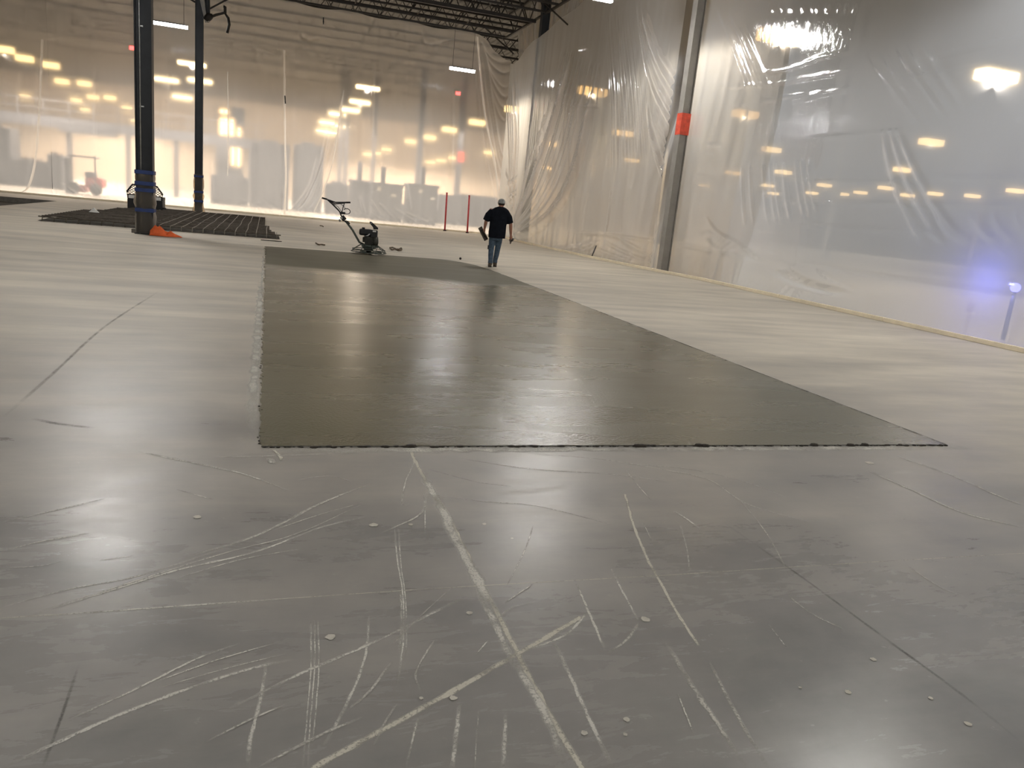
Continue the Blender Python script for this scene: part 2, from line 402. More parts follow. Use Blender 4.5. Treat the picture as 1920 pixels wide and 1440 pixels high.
for w, x, y0, y1 in ((.10, -.07, -.1, 9.0), (.05, -.05, .0, 15.0)):
    ribbon([(x + .02 * noise.noise((i * .4, w, 3)), S0 + y0 + (y1 - y0) * i / 60) for i in range(61)], w, M['dustC'], 'dust_band', floor, .0006 + w * .001, True, .8)
ribbon([(-.2 + 6.0 * i / 60, S0 - .07 + .02 * noise.noise((i * .5, 1, 3))) for i in range(61)], .13, M['dustC'], 'dust_band', floor, .0009, True, .8)

# ------------------------------------------------------------------ saw cuts, scratches and dust marks on the floor
SC = [  # material, width (m), sight points
 ('A', .030, [(768, 842), (800, 905), (850, 985), (905, 1100), (965, 1215), (1030, 1340), (1090, 1445)]),
 ('B', .05, [(790, 880), (850, 1000), (905, 1105), (940, 1180)]), ('B', .03, [(893, 1100), (950, 1215), (1015, 1325), (1065, 1440)]),
 ('A', .007, [(0, 1159), (300, 1140), (600, 1118), (905, 1098), (1240, 1079), (1600, 1056), (1925, 1037)]),
 ('B', .012, [(50, 1157), (300, 1139), (560, 1121)]),
 ('A', .030, [(585, 1442), (700, 1378), (850, 1295), (975, 1224), (1090, 1157)]), ('B', .012, [(980, 1222), (1060, 1190), (1105, 1145)]),
 ('A', .020, [(1172, 927), (1188, 985), (1215, 1050), (1240, 1095), (1270, 1150), (1310, 1210)]),
 ('B', .016, [(1035, 1197), (1070, 1270), (1110, 1360), (1150, 1442)]), ('B', .012, [(1078, 1088), (1105, 1150), (1135, 1220)]),
 ('B', .011, [(1145, 1065), (1165, 1105), (1198, 1165)]), ('C', .012, [(1198, 1168), (1175, 1200), (1140, 1225)]),
 ('B', .006, [(583, 1162), (583, 1250), (575, 1350), (568, 1442)]), ('B', .006, [(590, 1162), (590, 1250), (582, 1350), (577, 1442)]),
 ('B', .006, [(596, 1162), (598, 1250), (592, 1330), (586, 1400)]), ('B', .010, [(692, 1155), (685, 1230), (655, 1310), (605, 1402)]),
 ('B', .008, [(740, 990), (745, 1050), (755, 1110), (757, 1180), (752, 1240), (745, 1285)]), ('B', .006, [(747, 990), (752, 1060), (760, 1120), (762, 1200), (757, 1245)]),
 ('C', .010, [(750, 1100), (753, 1160), (749, 1230)]),
 ('B', .012, [(501, 1240), (488, 1310), (470, 1385), (463, 1442)]), ('B', .014, [(862, 1320), (855, 1380), (848, 1442)]), ('C', .005, [(898, 1330), (893, 1390), (890, 1442)]),
 ('B', .014, [(948, 1338), (946, 1390), (943, 1442)]), ('C', .008, [(785, 1345), (770, 1400), (762, 1442)]),
 ('B', .016, [(0, 1442), (250, 1330), (450, 1260), (560, 1235)]), ('B', .014, [(420, 1335), (560, 1265), (700, 1205), (870, 1120)]),
 ('B', .010, [(130, 1350), (260, 1290), (370, 1235), (450, 1207)]), ('B', .007, [(290, 1280), (400, 1240), (520, 1205)]), ('C', .007, [(300, 1290), (420, 1255), (540, 1225)]),
 ('B', .016, [(50, 1155), (200, 1110), (330, 1070), (480, 1035), (600, 990), (690, 968)]), ('B', .008, [(330, 1085), (450, 1050), (560, 1030)]),
 ('B', .008, [(80, 1145), (300, 1075), (430, 1035), (560, 1000), (680, 945)]), ('C', .010, [(0, 1140), (130, 1105), (260, 1080), (420, 1030)]),
 ('C', .02, [(330, 1050), (480, 1005), (600, 945), (700, 905)]), ('B', .006, [(505, 997), (600, 965), (680, 943)]), ('C', .012, [(0, 1035), (80, 1015), (170, 1000)]),
 ('C', .012, [(0, 980), (90, 960), (200, 935)]), ('B', .006, [(0, 1065), (70, 1062), (130, 1050)]), ('B', .005, [(185, 1052), (250, 1042)]),
 ('B', .009, [(330, 918), (400, 937)]), ('C', .02, [(250, 845), (370, 870), (460, 890), (540, 920)]), ('C', .015, [(400, 858), (520, 855), (640, 850)]),
 ('C', .015, [(860, 860), (1000, 880), (1150, 890), (1260, 905)]), ('B', .010, [(985, 850), (1130, 862), (1240, 880), (1330, 900), (1400, 945), (1530, 983)]),
 ('C', .010, [(1150, 868), (1290, 880), (1400, 905), (1480, 935)]), ('C', .012, [(800, 880), (900, 905), (960, 912)]), ('C', .010, [(790, 925), (900, 940), (1010, 950), (1150, 985)]),
 ('B', .014, [(1262, 958), (1290, 975), (1310, 992)]), ('B', .008, [(1172, 880), (1200, 915), (1222, 940)]), ('C', .008, [(1380, 930), (1430, 990), (1460, 1040), (1480, 1082)]),
 ('C', .008, [(1275, 985), (1288, 1030), (1293, 1082)]), ('B', .005, [(1205, 978), (1222, 1015)]), ('C', .02, [(1245, 1200), (1300, 1290), (1340, 1350), (1400, 1442)]),
 ('C', .014, [(1330, 1240), (1370, 1320), (1440, 1442)]), ('B', .006, [(1270, 1300), (1300, 1375)]), ('B', .006, [(1440, 1170), (1475, 1215)]), ('C', .012, [(1475, 1115), (1520, 1150), (1580, 1180)]),
 ('B', .012, [(715, 1000), (790, 963), (795, 925)]), ('B', .010, [(778, 865), (760, 905), (752, 950)]), ('B', .008, [(800, 922), (797, 960), (797, 1000)]),
 ('B', .006, [(1000, 985), (985, 1030), (950, 1100)]), ('C', .006, [(850, 1100), (800, 1145), (735, 1210)]), ('C', .008, [(815, 1200), (780, 1260), (790, 1300)]),
 ('B', .006, [(915, 1202), (890, 1230)]), ('B', .006, [(1000, 1095), (945, 1132)]), ('C', .010, [(920, 1170), (960, 1140), (1000, 1130)]),
 ('B', .008, [(912, 1145), (935, 1195)]), ('C', .01, [(640, 1340), (690, 1300), (735, 1240)]), ('C', .008, [(700, 1400), (725, 1350), (745, 1320)]),
 ('C', .03, [(1680, 855), (1780, 890), (1860, 925), (1920, 950)]), ('C', .03, [(1620, 880), (1700, 915), (1800, 960), (1920, 990)]), ('C', .008, [(1700, 1060), (1760, 1100), (1810, 1120)]),
 ('C', .012, [(480, 1442), (600, 1380), (680, 1345)]), ('C', .009, [(380, 1395), (470, 1350), (540, 1320)]), ('C', .008, [(560, 900), (620, 893), (660, 905)]),
 ('C', .04, [(505, 860), (512, 870)]), ('A', .03, [(505, 842), (520, 850), (530, 865)]),
]
for si, (mk, w, pts) in enumerate(SC):
    q = resample([G(*p) for p in pts], max(6, len(pts) * 7))
    jit = .25 * w
    for i in range(len(q)): q[i, 0] += jit * noise.noise((i * .5, w * 50, pts[0][0]))
    nm = 'saw_cut' if mk == 'A' and w < .032 and len(pts) >= 5 else 'scratch'
    ribbon(q, w * (.95 if mk == 'A' else 1.25), M['dust' + mk], nm, floor, .0005 + .00003 * si, not (nm == 'saw_cut'), .5)
# dark joints at the right and left of the foreground
for w, pts in ((.02, [(1350, 975), (1500, 1080), (1650, 1190), (1800, 1300), (1925, 1400)]), (.035, [(0, 788), (100, 700), (200, 610), (300, 545)]),
               (.012, [(150, 1240), (120, 1330), (80, 1440)]), (.05, [(60, 785), (110, 795), (180, 803)])):
    ribbon(resample([G(*p) for p in pts], 40), w, M['darkC'], 'dark_joint', floor, .001, True, .3)
# pale spatters
for x, y, r_ in [(700, 985, .035), (770, 984, .02), (908, 983, .018), (960, 1010, .012), (1175, 1350, .018), (1095, 1375, .018), (1172, 1378, .012), (1210, 1162, .03), (850, 1310, .02),
                 (370, 970, .03), (880, 1150, .02), (620, 1195, .03), (1590, 1298, .02), (1637, 1237, .02), (1745, 1310, .015), (1815, 1358, .02), (1500, 1290, .01), (790, 1310, .012), (1630, 868, .05)]:
    g = G(x, y)
    m_ = MB(); n = 16; a0 = x % 3
    rr = [1 + .45 * noise.noise((2 * cos(2 * pi * k / n) + x, 2 * sin(2 * pi * k / n), y)) for k in range(n)]
    m_.add([(g.x + r_ * .62 * rr[k] * cos(2 * pi * k / n + a0), g.y + r_ * .62 * rr[k] * sin(2 * pi * k / n + a0), .0026) for k in range(n)] + [(g.x, g.y, .0029)], [(k, (k + 1) % n, n) for k in range(n)])
    m_.build('dust_spot', M['spot'], floor)

# ------------------------------------------------------------------ plastic film curtains
def P_(pts, conv):
    out = []
    for p in pts: q = conv(*p); out.append(q)
    return out
def fam(a, b, n, jit=.5):
    A, B = resample(a, 14), resample(b, 14); out = []
    for i in range(n):
        t = (i + random.uniform(-jit, jit)) / max(1, n - 1); out.append(A * (1 - t) + B * t)
    return out
def ridges(U, Z, curves):
    D = np.zeros_like(U)
    for pts, w, h in curves:
        q = resample(pts, 18); x0, x1 = q[:, 0].min() - 4 * w, q[:, 0].max() + 4 * w; z0, z1 = q[:, 1].min() - 4 * w, q[:, 1].max() + 4 * w
        sel = (U > x0) & (U < x1) & (Z > z0) & (Z < z1)
        if not sel.any(): continue
        us, zs = U[sel], Z[sel]; best = np.full(us.shape, 1e9); par = np.zeros(us.shape)
        for i in range(17):
            ax, az = q[i]; bx, bz = q[i + 1]; dx, dz = bx - ax, bz - az; l2 = dx * dx + dz * dz + 1e-9
            t = np.clip(((us - ax) * dx + (zs - az) * dz) / l2, 0, 1); d = np.hypot(us - ax - t * dx, zs - az - t * dz)
            m = d < best; best[m] = d[m]; par[m] = (i + t[m]) / 17
        fade = np.clip(np.minimum(par, 1 - par) * 6, 0, 1)
        D[sel] += h * np.exp(-np.abs(best / w) ** 1.4) * fade
    return D
def vnoise(U, Z, su, sz, seed):
    r_ = np.random.default_rng(seed); N = 64; T = r_.random((N, N)); u = U * su; z = Z * sz
    iu, iz = np.floor(u).astype(int), np.floor(z).astype(int); fu, fz = u - iu, z - iz; fu = fu * fu * (3 - 2 * fu); fz = fz * fz * (3 - 2 * fz)
    g = lambda a, b: T[a % N, b % N]
    return (g(iu, iz) * (1 - fu) + g(iu + 1, iz) * fu) * (1 - fz) + (g(iu, iz + 1) * (1 - fu) + g(iu + 1, iz + 1) * fu) * fz - .5
def sheet(name, label, m, path, nrm, ua, ub, ztop, step, curves, base_crumple=.10, pleat=.0, seed=1, sway=1.0, zbot=.01, parent=None):
    """path(u)->x,y arrays; film hangs from ztop(u) to the floor"""
    nu = max(4, int(abs(ub - ua) / step)); nz = max(4, int(10.3 / step)); u = np.linspace(ua, ub, nu + 1); t = np.linspace(0, 1, nz + 1)
    U, T = np.meshgrid(u, t); zt = ztop(U); Z = zbot + (zt - zbot) * T
    D = ridges(U, Z, curves) + sway * (.10 * vnoise(U, Z, .25, .15, seed) + .03 * vnoise(U, Z, 1.1, .35, seed + 1) + .012 * vnoise(U, Z, 3.5, .8, seed + 2))
    low = np.clip(1 - Z / .9, 0, 1) ** 1.5
    D += base_crumple * low * (vnoise(U, Z, 2.2, 1.8, seed + 3) + .7 * vnoise(U + Z, Z, 6, 5, seed + 4) + .4 * vnoise(U - Z, Z, 14, 12, seed + 5))
    if pleat: D += pleat * vnoise(U + .05 * Z, Z, 4.5, .12, seed + 6)
    x, y = path(U); nx, ny = nrm
    V = np.stack([x + nx * D, y + ny * D, Z], -1).reshape(-1, 3)
    W = nu + 1; idx = (np.arange(nz)[:, None] * W + np.arange(nu)[None, :]).ravel()
    F = np.stack([idx, idx + 1, idx + W + 1, idx + W], 1)
    me = bpy.data.meshes.new(name); me.vertices.add(len(V)); me.vertices.foreach_set('co', V.ravel())
    me.loops.add(F.size); me.loops.foreach_set('vertex_index', F.ravel().astype(np.int32)); me.polygons.add(len(F))
    me.polygons.foreach_set('loop_start', np.arange(0, F.size, 4, dtype=np.int32)); me.polygons.foreach_set('loop_total', np.full(len(F), 4, np.int32))
    me.update(calc_edges=True); me.shade_smooth(); me.materials.append(m)
    o = bpy.data.objects.new(name, me); C.objects.link(o)
    if parent: o.parent = parent
    else: tag(o, label, 'plastic sheet')
    return o

# far wall -------------------------------------------------
fc = lambda x, y: (lambda p: (p.x, p.z))(PY(x, y, YF))
def fcs(pts): return [fc(*p) for p in pts]
far_path = lambda U: (U, YF + 0 * U)
TOPX = np.array([-30, 10.6, 11.0, 11.5, 12.1, 12.5]); TOPZ = np.array([10.45, 10.45, 10.3, 9.8, 9.4, 9.3])
far_top = lambda U: np.interp(U, TOPX, TOPZ) + .06 * np.sin(U * 2.1)
def far_curves(lst, w=.05, h=.06): return [(fcs(p), w, h) for p in lst]
fl = far_curves([[(78, 75), (72, 200), (62, 300), (50, 355)], [(40, 130), (36, 260)], [(128, 100), (125, 250)]], .05, .08)
fm = far_curves([[(180, 120), (177, 300)], [(305, 180), (300, 330)], [(425, 135), (428, 300)], [(205, 300), (228, 372)], [(395, 300), (400, 380)], [(318, 120), (319, 250)]], .035, .05)
for q in fam([(200, 330), (215, 355), (222, 378)], [(120, 340), (150, 362), (160, 372)], 4): fm.append((fcs(q), .05, .08))
fr_ = []
for q in fam([(645, 160), (632, 240), (606, 330), (590, 375), (560, 402)], [(600, 280), (585, 340), (560, 380), (537, 400)], 5): fr_.append((fcs(q), .05, .09))
for q in fam([(500, 330), (470, 380), (420, 398)], [(530, 345), (520, 380), (470, 402)], 4): fr_.append((fcs(q), .05, .07))
for q in fam([(890, 78), (899, 200), (912, 290), (930, 380), (935, 430)], [(903, 80), (925, 200), (942, 290), (975, 330)], 9): fr_.append((fcs(q), .05, .08))
for q in fam([(900, 75), (915, 105), (940, 120), (965, 112)], [(905, 100), (925, 190), (945, 230), (968, 200)], 7): fr_.append((fcs(q), .07, .08))
fr_ += far_curves([[(700, 120), (698, 260)], [(760, 330), (770, 395)], [(850, 150), (846, 330)], [(560, 60), (575, 75), (600, 70)], [(790, 55), (800, 85), (850, 75), (872, 80)]], .05, .07)
for q in fam([(668, 365), (675, 400)], [(750, 395), (800, 420)], 5): fr_.append((fcs(q), .05, .06))
sheet('plastic_sheet', 'clear plastic curtain at the far left, beyond the first tall taped seam', M['filmF'], far_path, (0, -1), -30, -9.85, far_top, .11, fl, .16, .02, 11)
sheet('plastic_sheet', 'clear plastic curtain on the far wall behind the two dark columns', M['filmF'], far_path, (0, -1), -9.85, .72, far_top, .065, fm, .18, .02, 21)
sheet('plastic_sheet', 'clear plastic curtain on the far wall behind the trowelling machine and red rods', M['filmF'], far_path, (0, -1), .72, 12.52, far_top, .055, fr_, .18, .02, 31)

# right wall -----------------------------------------------
by = np.array([-6, 10, 17, 21, 23.3, 23.6, 24.5, 27, 32, 36, YF]); bx = np.array([12.75, 12.76, 12.82, 12.86, 12.84, 12.46, 12.32, 12.14, 12.0, 11.9, 12.5])
right_path = lambda U: (np.interp(U, by, bx), U)
rc = lambda x, y: (lambda p: (p.y, p.z))(PX(x, y, 12.2))
def rcs(pts): return [rc(*p) for p in pts]
RT_Y = np.array([-6, 8, 26, 29, 32, 35.1, 37, 39.6, 41.2, 42.2, YF]); RT_Z = np.array([10.6, 10.6, 10.5, 10.4, 10.0, 9.6, 9.5, 9.5, 9.1, 9.1, 9.3])
r_top = lambda U: np.interp(U, RT_Y, RT_Z) + .05 * np.sin(U * 1.7)
c1 = [(1064, 85), (1052, 165), (1030, 240), (1005, 320), (985, 400), (972, 445)]; c3 = [(1130, 120), (1118, 200), (1098, 300), (1065, 380), (1020, 430), (980, 452)]
RA = []
for q in fam(c1, c3, 22): RA.append((rcs(q), random.choice([.05, .08, .12]), random.uniform(.10, .26)))
for q in fam([(1005, 200), (1000, 300), (985, 380), (975, 430)], [(1040, 180), (1030, 280), (1000, 390), (978, 445)], 9): RA.append((rcs(q), .05, .09))
for q in fam([(1128, 452), (1090, 460), (1040, 466), (985, 462)], [(1128, 455), (1105, 480), (1060, 478), (1010, 472)], 7): RA.append((rcs(q), .05, .08))
for q in fam([(1140, 20), (1150, 200), (1148, 330)], [(1198, 20), (1215, 180), (1222, 300)], 20): RA.append((rcs(q), .04, random.uniform(.015, .04)))
for q in fam([(1205, 0), (1228, 90), (1262, 160), (1300, 225)], [(1195, 0), (1212, 120), (1232, 190), (1262, 260)], 7): RA.append((rcs(q), .05, .10))
for q in fam([(1208, 190), (1222, 300), (1250, 400), (1272, 470)], [(1220, 190), (1248, 290), (1285, 370), (1310, 410)], 7): RA.append((rcs(q), .05, .09))
for q in fam([(1100, 475), (1150, 488), (1200, 500)], [(1150, 440), (1190, 470), (1240, 495)], 5): RA.append((rcs(q), .05, .06))
for q in fam([(936, 140), (944, 250), (952, 330), (970, 440)], [(962, 125), (972, 250), (970, 330), (974, 440)], 7): RA.append((rcs(q), .06, .09))
for q in fam([(940, 310), (955, 335), (978, 325)], [(940, 370), (955, 400), (975, 380)], 5): RA.append((rcs(q), .07, .09))
RA += [(rcs(p), .035, .05) for p in ([(1080, 436), (1140, 440), (1200, 449), (1260, 462)], [(1085, 199), (1130, 201)], [(1090, 95), (1110, 90)], [(1146, 355), (1143, 400), (1136, 440)])]
RC = []
def R_(lst, w=.03, h=.022): RC.extend([(rcs(p), w, h) for p in lst])
R_([[(1375, 127), (1410, 128), (1450, 120), (1500, 100), (1560, 88)], [(1300, 158), (1400, 152), (1480, 138), (1570, 123)], [(1375, 190), (1440, 174), (1500, 168), (1565, 158)], [(1465, 180), (1500, 168)],
    [(1465, 256), (1540, 249), (1600, 243), (1680, 236)], [(1440, 335), (1560, 337), (1700, 335)], [(1415, 373), (1560, 377), (1760, 378), (1920, 384)], [(1455, 411), (1550, 425), (1650, 428), (1760, 438)],
    [(1220, 452), (1290, 465), (1350, 473)], [(1430, 486), (1500, 495), (1600, 512), (1690, 528), (1800, 545), (1930, 562)], [(1490, 500), (1520, 520), (1570, 542)], [(1290, 267), (1320, 268)],
    [(1650, 140), (1750, 125), (1840, 110)], [(1700, 100), (1830, 70), (1920, 50)], [(1860, 218), (1920, 212)], [(1700, 325), (1820, 330), (1920, 320)]])
for q in fam([(1612, 235), (1630, 320), (1655, 390), (1695, 465)], [(1640, 230), (1680, 320), (1720, 390), (1752, 440)], 6): RC.append((rcs(q), .05, .03))
for q in fam([(1304, 0), (1335, 80), (1370, 185)], [(1345, 20), (1375, 90), (1410, 170)], 8): RC.append((rcs(q), .035, .03))
for q in fam([(1405, 0), (1415, 12)], [(1560, 0), (1560, 14)], 12): RC.append((rcs(q), .03, .02))
for q in fam([(1285, 395), (1310, 430), (1350, 452)], [(1285, 440), (1330, 470), (1400, 490)], 7): RC.append((rcs(q), .04, .02))
for q in fam([(1400, 500), (1450, 528), (1530, 552)], [(1440, 500), (1480, 525), (1560, 548)], 7): RC.append((rcs(q), .035, .03))
for q in fam([(1355, 300), (1358, 380), (1362, 420)], [(1480, 290), (1490, 360), (1500, 400)], 9): RC.append((rcs(q), .05, .02))
for q in fam([(1590, 90), (1640, 160), (1700, 240)], [(1700, 60), (1740, 130), (1780, 190)], 9): RC.append((rcs(q), .05, .014))
for q in fam([(1680, 400), (1705, 430), (1740, 450)], [(1880, 385), (1890, 420), (1915, 450)], 8): RC.append((rcs(q), .04, .02))
sheet('plastic_sheet', 'milky plastic curtain draped in deep fan folds between the corner and the grey column', M['filmB'], right_path, (-1, 0), 23.62, YF - .02, r_top, .05, RA, .05, .015, 41, .7)
sheet('plastic_sheet', 'broad taut milky plastic curtain on the right, from the grey column to the frame edge', M['filmR'], right_path, (-1, 0), -6, 23.3, r_top, .05, RC, .015, .0, 51, .3)
up_path = lambda U: (np.interp(U, by, bx) + .55, U)
sheet('plastic_sheet', 'dark loose plastic strip hung high in the far corner under the roof', M['filmU'], up_path, (-1, 0), 20, YF + .6, lambda U: 11.7 + 0 * U, .09, [], 0, .30, 61, 8.6)

# seams: doubled film and tape
def seam(name, label, pts, conv, off, w, cat='tape seam', m=None):
    q = resample([conv(*p) for p in pts], 40); mb = MB(); vs = []
    for i, (u, z) in enumerate(q):
        ww = w * (1 + .5 * noise.noise((i * .5, u, 1)))
        if conv is fc: vs += [(u - ww, YF - off, z), (u, YF - off - .03, z), (u + ww, YF - off, z)]
        else:
            x = float(np.interp(u, by, bx)) - off; vs += [(x, u - ww, z), (x - .03, u, z), (x, u + ww, z)]
    mb.add(vs, [(3 * i + k, 3 * i + k + 1, 3 * i + k + 4, 3 * i + k + 3) for i in range(39) for k in (0, 1)])
    return tag(mb.build(name, m or M['seam'], None, True), label, cat)
seam('tape_seam', 'white taped seam hanging straight down left of the trowelling machine', [(533, 95), (534, 240), (536, 330), (533, 402)], fc, .13, .05)
seam('tape_seam', 'pale curved seam sweeping down to the floor behind the handlebar', [(644, 170), (634, 240), (622, 310), (605, 360), (588, 398)], fc, .16, .035)
seam('tape_seam', 'tall pale seam at the far left of the far curtain', [(81, 75), (76, 200), (68, 300), (55, 350), (38, 362)], fc, .16, .05)
seam('tape_seam', 'thin pale seam right of the second dark column', [(427, 135), (428, 250), (427, 330)], fc, .13, .022)
seam('tape_seam', 'bunched film seam gathered along the far corner of the room', [(893, 70), (900, 150), (910, 230), (925, 300), (934, 380), (936, 430)], fc, .2, .06)
seam('tape_patch', 'short black tape mark halfway up the straight seam', [(534, 180), (535, 195)], fc, .18, .03, 'tape', M['black'])
seam('tape_patch', 'short black tape mark high on the far curtain under the joists', [(606, 34), (606, 47)], fc, .18, .03, 'tape', M['black'])
seam('tape_patch', 'dark slit in the milky curtain near the floor by the board', [(1126, 461), (1118, 481)], rc, .1, .05, 'tape', M['dim'])

# timber battens holding the film down
def battens(name, pts, label, group, out=.03):
    k = 0
    for a, b in zip(pts[:-1], pts[1:]):
        d = (b - a); L_ = d.length; ang = atan2(d.y, d.x)
        o = MB().box((L_ / 2, 0, .045), (L_ - .02, .09, .085)).build(name, M['wood'], None, False, .006)
        o.location = (a.x, a.y, .0); o.rotation_euler = (0, 0, ang + random.uniform(-.002, .002)); tag(o, label[k] if isinstance(label, list) else label, 'board', group); k += 1
rp = [Vector((float(np.interp(y, by, bx)) - .14, y, 0)) for y in np.arange(42.4, 2.0, -3.66)]
lab = ['pale timber board along the right curtain, lengths from the corner: ' + w for w in ['first', 'second', 'third', 'fourth', 'fifth, near the grey column', 'sixth, just past the grey column', 'seventh', 'eighth', 'ninth', 'tenth, by the frame edge', 'eleventh', 'twelfth']]
battens('floor_board', rp, lab, 'boards along the right curtain')
fp = [Vector((x, YF - .22, 0)) for x in np.arange(11.6, -22, -3.66)]
lab = ['pale timber board along the far curtain, lengths from the right corner: ' + w for w in ['first', 'second', 'third', 'fourth, behind the machine', 'fifth', 'sixth, behind the dark columns', 'seventh', 'eighth', 'ninth', 'tenth', 'eleventh']]
battens('floor_board', fp, lab, 'boards along the far curtain')

# ------------------------------------------------------------------ steel columns
def column(label, X, Y, w, m, z1=11.0, conduit=False, wrap=None, rz=0):
    t = thing('steel_column', label, 'column', (X, Y, 0), rz); tf = .03
    mb = MB(); mb.box((-w / 2 + tf / 2, 0, z1 / 2), (tf, w, z1)); mb.box((w / 2 - tf / 2, 0, z1 / 2), (tf, w, z1)); mb.box((0, -w * .28, z1 / 2), (w - 2 * tf, .02, z1)); mb.build('shaft', m, t)
    MB().box((0, 0, .012), (w + .08, w + .08, .024)).build('base_plate', m, t)
    if conduit:
        MB().tube([(-w * .20, -w * .28 - .035, .03), (-w * .20, -w * .28 - .035, z1 - .3)], .022, 10).build('conduit', M['conduit'], t, True)
        for z in (1.5, 3.2, 5.1, 7.2):
            MB().box((-w * .20 + .03, -w * .28 - .02, z), (.11, .03, .03)).build('conduit_clip', M['conduit'], t)
    if wrap:
        zt, bands, fl_ = wrap; mb = MB(); n, k = 28, 46; vs = []
        for j in range(k + 1):
            z = .01 + zt * j / k; g = .03 + .05 * abs(noise.noise((z * 2, 3, X))) + (fl_ * max(0, 1 - z / .35))
            for b in bands:
                g = g * min(1, .25 + abs(z - b) / .22)
            for i in range(n):
                a = 2 * pi * i / n; c_, s_ = cos(a), sin(a); e = (abs(c_) ** 5 + abs(s_) ** 5) ** (-1 / 5)
                rr = (w / 2 + .006 + g * (1 + .6 * noise.noise((a * 2, z * 3, X)))) * e; vs.append((rr * c_, rr * s_, z))
        mb.add(vs, [(j * n + i, j * n + (i + 1) % n, (j + 1) * n + (i + 1) % n, (j + 1) * n + i) for j in range(k) for i in range(n)])
        mb.build('plastic_wrap', M['wrap'], t, True)
        for b in bands:
            MB().box((0, 0, b), (w + .055, w + .055, .10)).build('tape_band', M['tape'], t, False, .012)
    return t
g1, g2 = G(272, 439), G(369, 402)
column('nearer dark steel column with conduit, its foot wrapped in plastic with blue tape', g1.x, g1.y + .15, .40, M['steel'], 11.2, True, (1.62, (.62, 1.13, 1.30, 1.58), .0))
column('farther dark steel column with its foot wrapped in plastic flaring at the floor', g2.x, 37.7, .32, M['steel'], 11.2, False, (1.7, (.55, .95, 1.62), .10))
g3, g4 = G(978, 454), G(1250, 509)
column('dark steel column behind film folds near the far corner', 12.22, 36.9, .36, M['steel'], 11.2)
gc = column('grey steel column with a red band halfway up at the right', 12.62, 23.05, .30, M['steel2'], 11.2)
zb = PX(1288, 232, 12.6).z; MB().box((0, 0, zb), (.32, .32, .66)).build('red_band', M['redtape'], gc)

# ------------------------------------------------------------------ roof joists over the room
webm = {}
def bar_joist(Y, label, x0=-16.0, x1=12.0, zb_=10.55, zt=11.6, heavy=False, panel=1.25, detail=True, group='roof joists over the enclosure', r=.022):
    t = thing('roof_joist', label, 'roof joist', (x0, Y, zb_), 0, group); Lh = x1 - x0; hh = zt - zb_; a = .09 if heavy else .05
    for dy in (-.05, .05): MB().box((Lh / 2, dy, 0), (Lh, a * .6, a * 1.6)).build('bottom_chord', M['joist'], t)
    for dy in (-.05, .05): MB().box((Lh / 2, dy, hh), (Lh, a * .6, a * 1.6)).build('top_chord', M['joist'], t)
    n = int(Lh / panel); key = (round(hh, 2), panel, heavy)
    if key not in webm:
        webm[key] = (MB().tube([(0, 0, 0), (panel / 2, 0, hh)], r * (1.6 if heavy else 1), 6).mesh('web_rod', M['joist']), MB().tube([(0, 0, hh), (panel / 2, 0, 0)], r * (1.6 if heavy else 1), 6).mesh('web_rod', M['joist']))
    if detail:
        for i in range(n):
            inst(webm[key][0], 'web_rod', t, (i * panel, 0, 0)); inst(webm[key][1], 'web_rod', t, (i * panel + panel / 2, 0, 0))
    else:
        mb = MB()
        for i in range(n): mb.tube([(i * panel, 0, 0), (i * panel + panel / 2, 0, hh), (i * panel + panel, 0, 0)], r, 5)
        o = mb.build('web', M['joist'], t); o['kind'] = 'stuff'
    return t
names = ['black bar joist under the roof, the one against the far curtain', 'black bar joist, second in from the far curtain', 'black bar joist, third in from the far curtain',
         'black bar joist just behind the heavy girder', 'heavy black girder joist crossing above the enclosure', 'black bar joist, first on the near side of the heavy girder', 'black bar joist, second on the near side of the girder', 'black bar joist nearest the camera']
for i, Y in enumerate([42.7, 41.3, 39.9, 38.8, 37.6, 36.2, 34.6, 33.0]): bar_joist(Y, names[i], heavy=(i == 4), zb_=10.5 if i != 4 else 10.35)
ORD_ = ['first', 'second', 'third', 'fourth', 'fifth', 'sixth', 'seventh', 'eighth']
for i, Y in enumerate([46, 48.5, 51, 54, 57, 61, 66, 72]):
    bar_joist(Y, 'dim bar joist seen through the far curtain, ' + ORD_[i] + ' beyond it', -30, 40, detail=False, group='joists beyond the far curtain', panel=1.6, r=.03)
# bridging angles and edge girder running the other way
eg = thing('edge_girder', 'dark girder running back along the top of the right curtain', 'girder', (12.15, 26, 10.55))
for z in (0, 1.1): MB().box((0, 8.5, z), (.10, 17, .09)).build('chord', M['joist'], eg)
for i in range(14): rod(eg, 'web_rod', (0, i * 1.2, 0 if i % 2 else 1.1), (0, i * 1.2 + 1.2, 1.1 if i % 2 else 0), .03, M['joist'])
for i, X in enumerate([9.6, 7.0, 3.9, .6, -3.0]):
    tag(rod(None, 'bridging_angle', (X, 33, 10.62), (X, 42.6, 10.62), .035, M['joist'], 4), ['thin bridging angle across the joists, first from the right', 'thin bridging angle, second from the right', 'thin bridging angle, third from the right', 'thin bridging angle, fourth from the right', 'thin bridging angle over the farther column'][i], 'bridging angle', 'bridging angles across the joists')
tag(rod(None, 'knee_brace', PX(905, 48, 12.0), PX(962, 100, 12.2), .045, M['joist']), 'slanting dark brace in the far corner above the sagging film', 'brace')
tag(rod(None, 'knee_brace', PX(1021, 6, 12.0), PX(1064, 46, 11.95), .04, M['joist']), 'slanting dark brace right of the corner column top', 'brace')
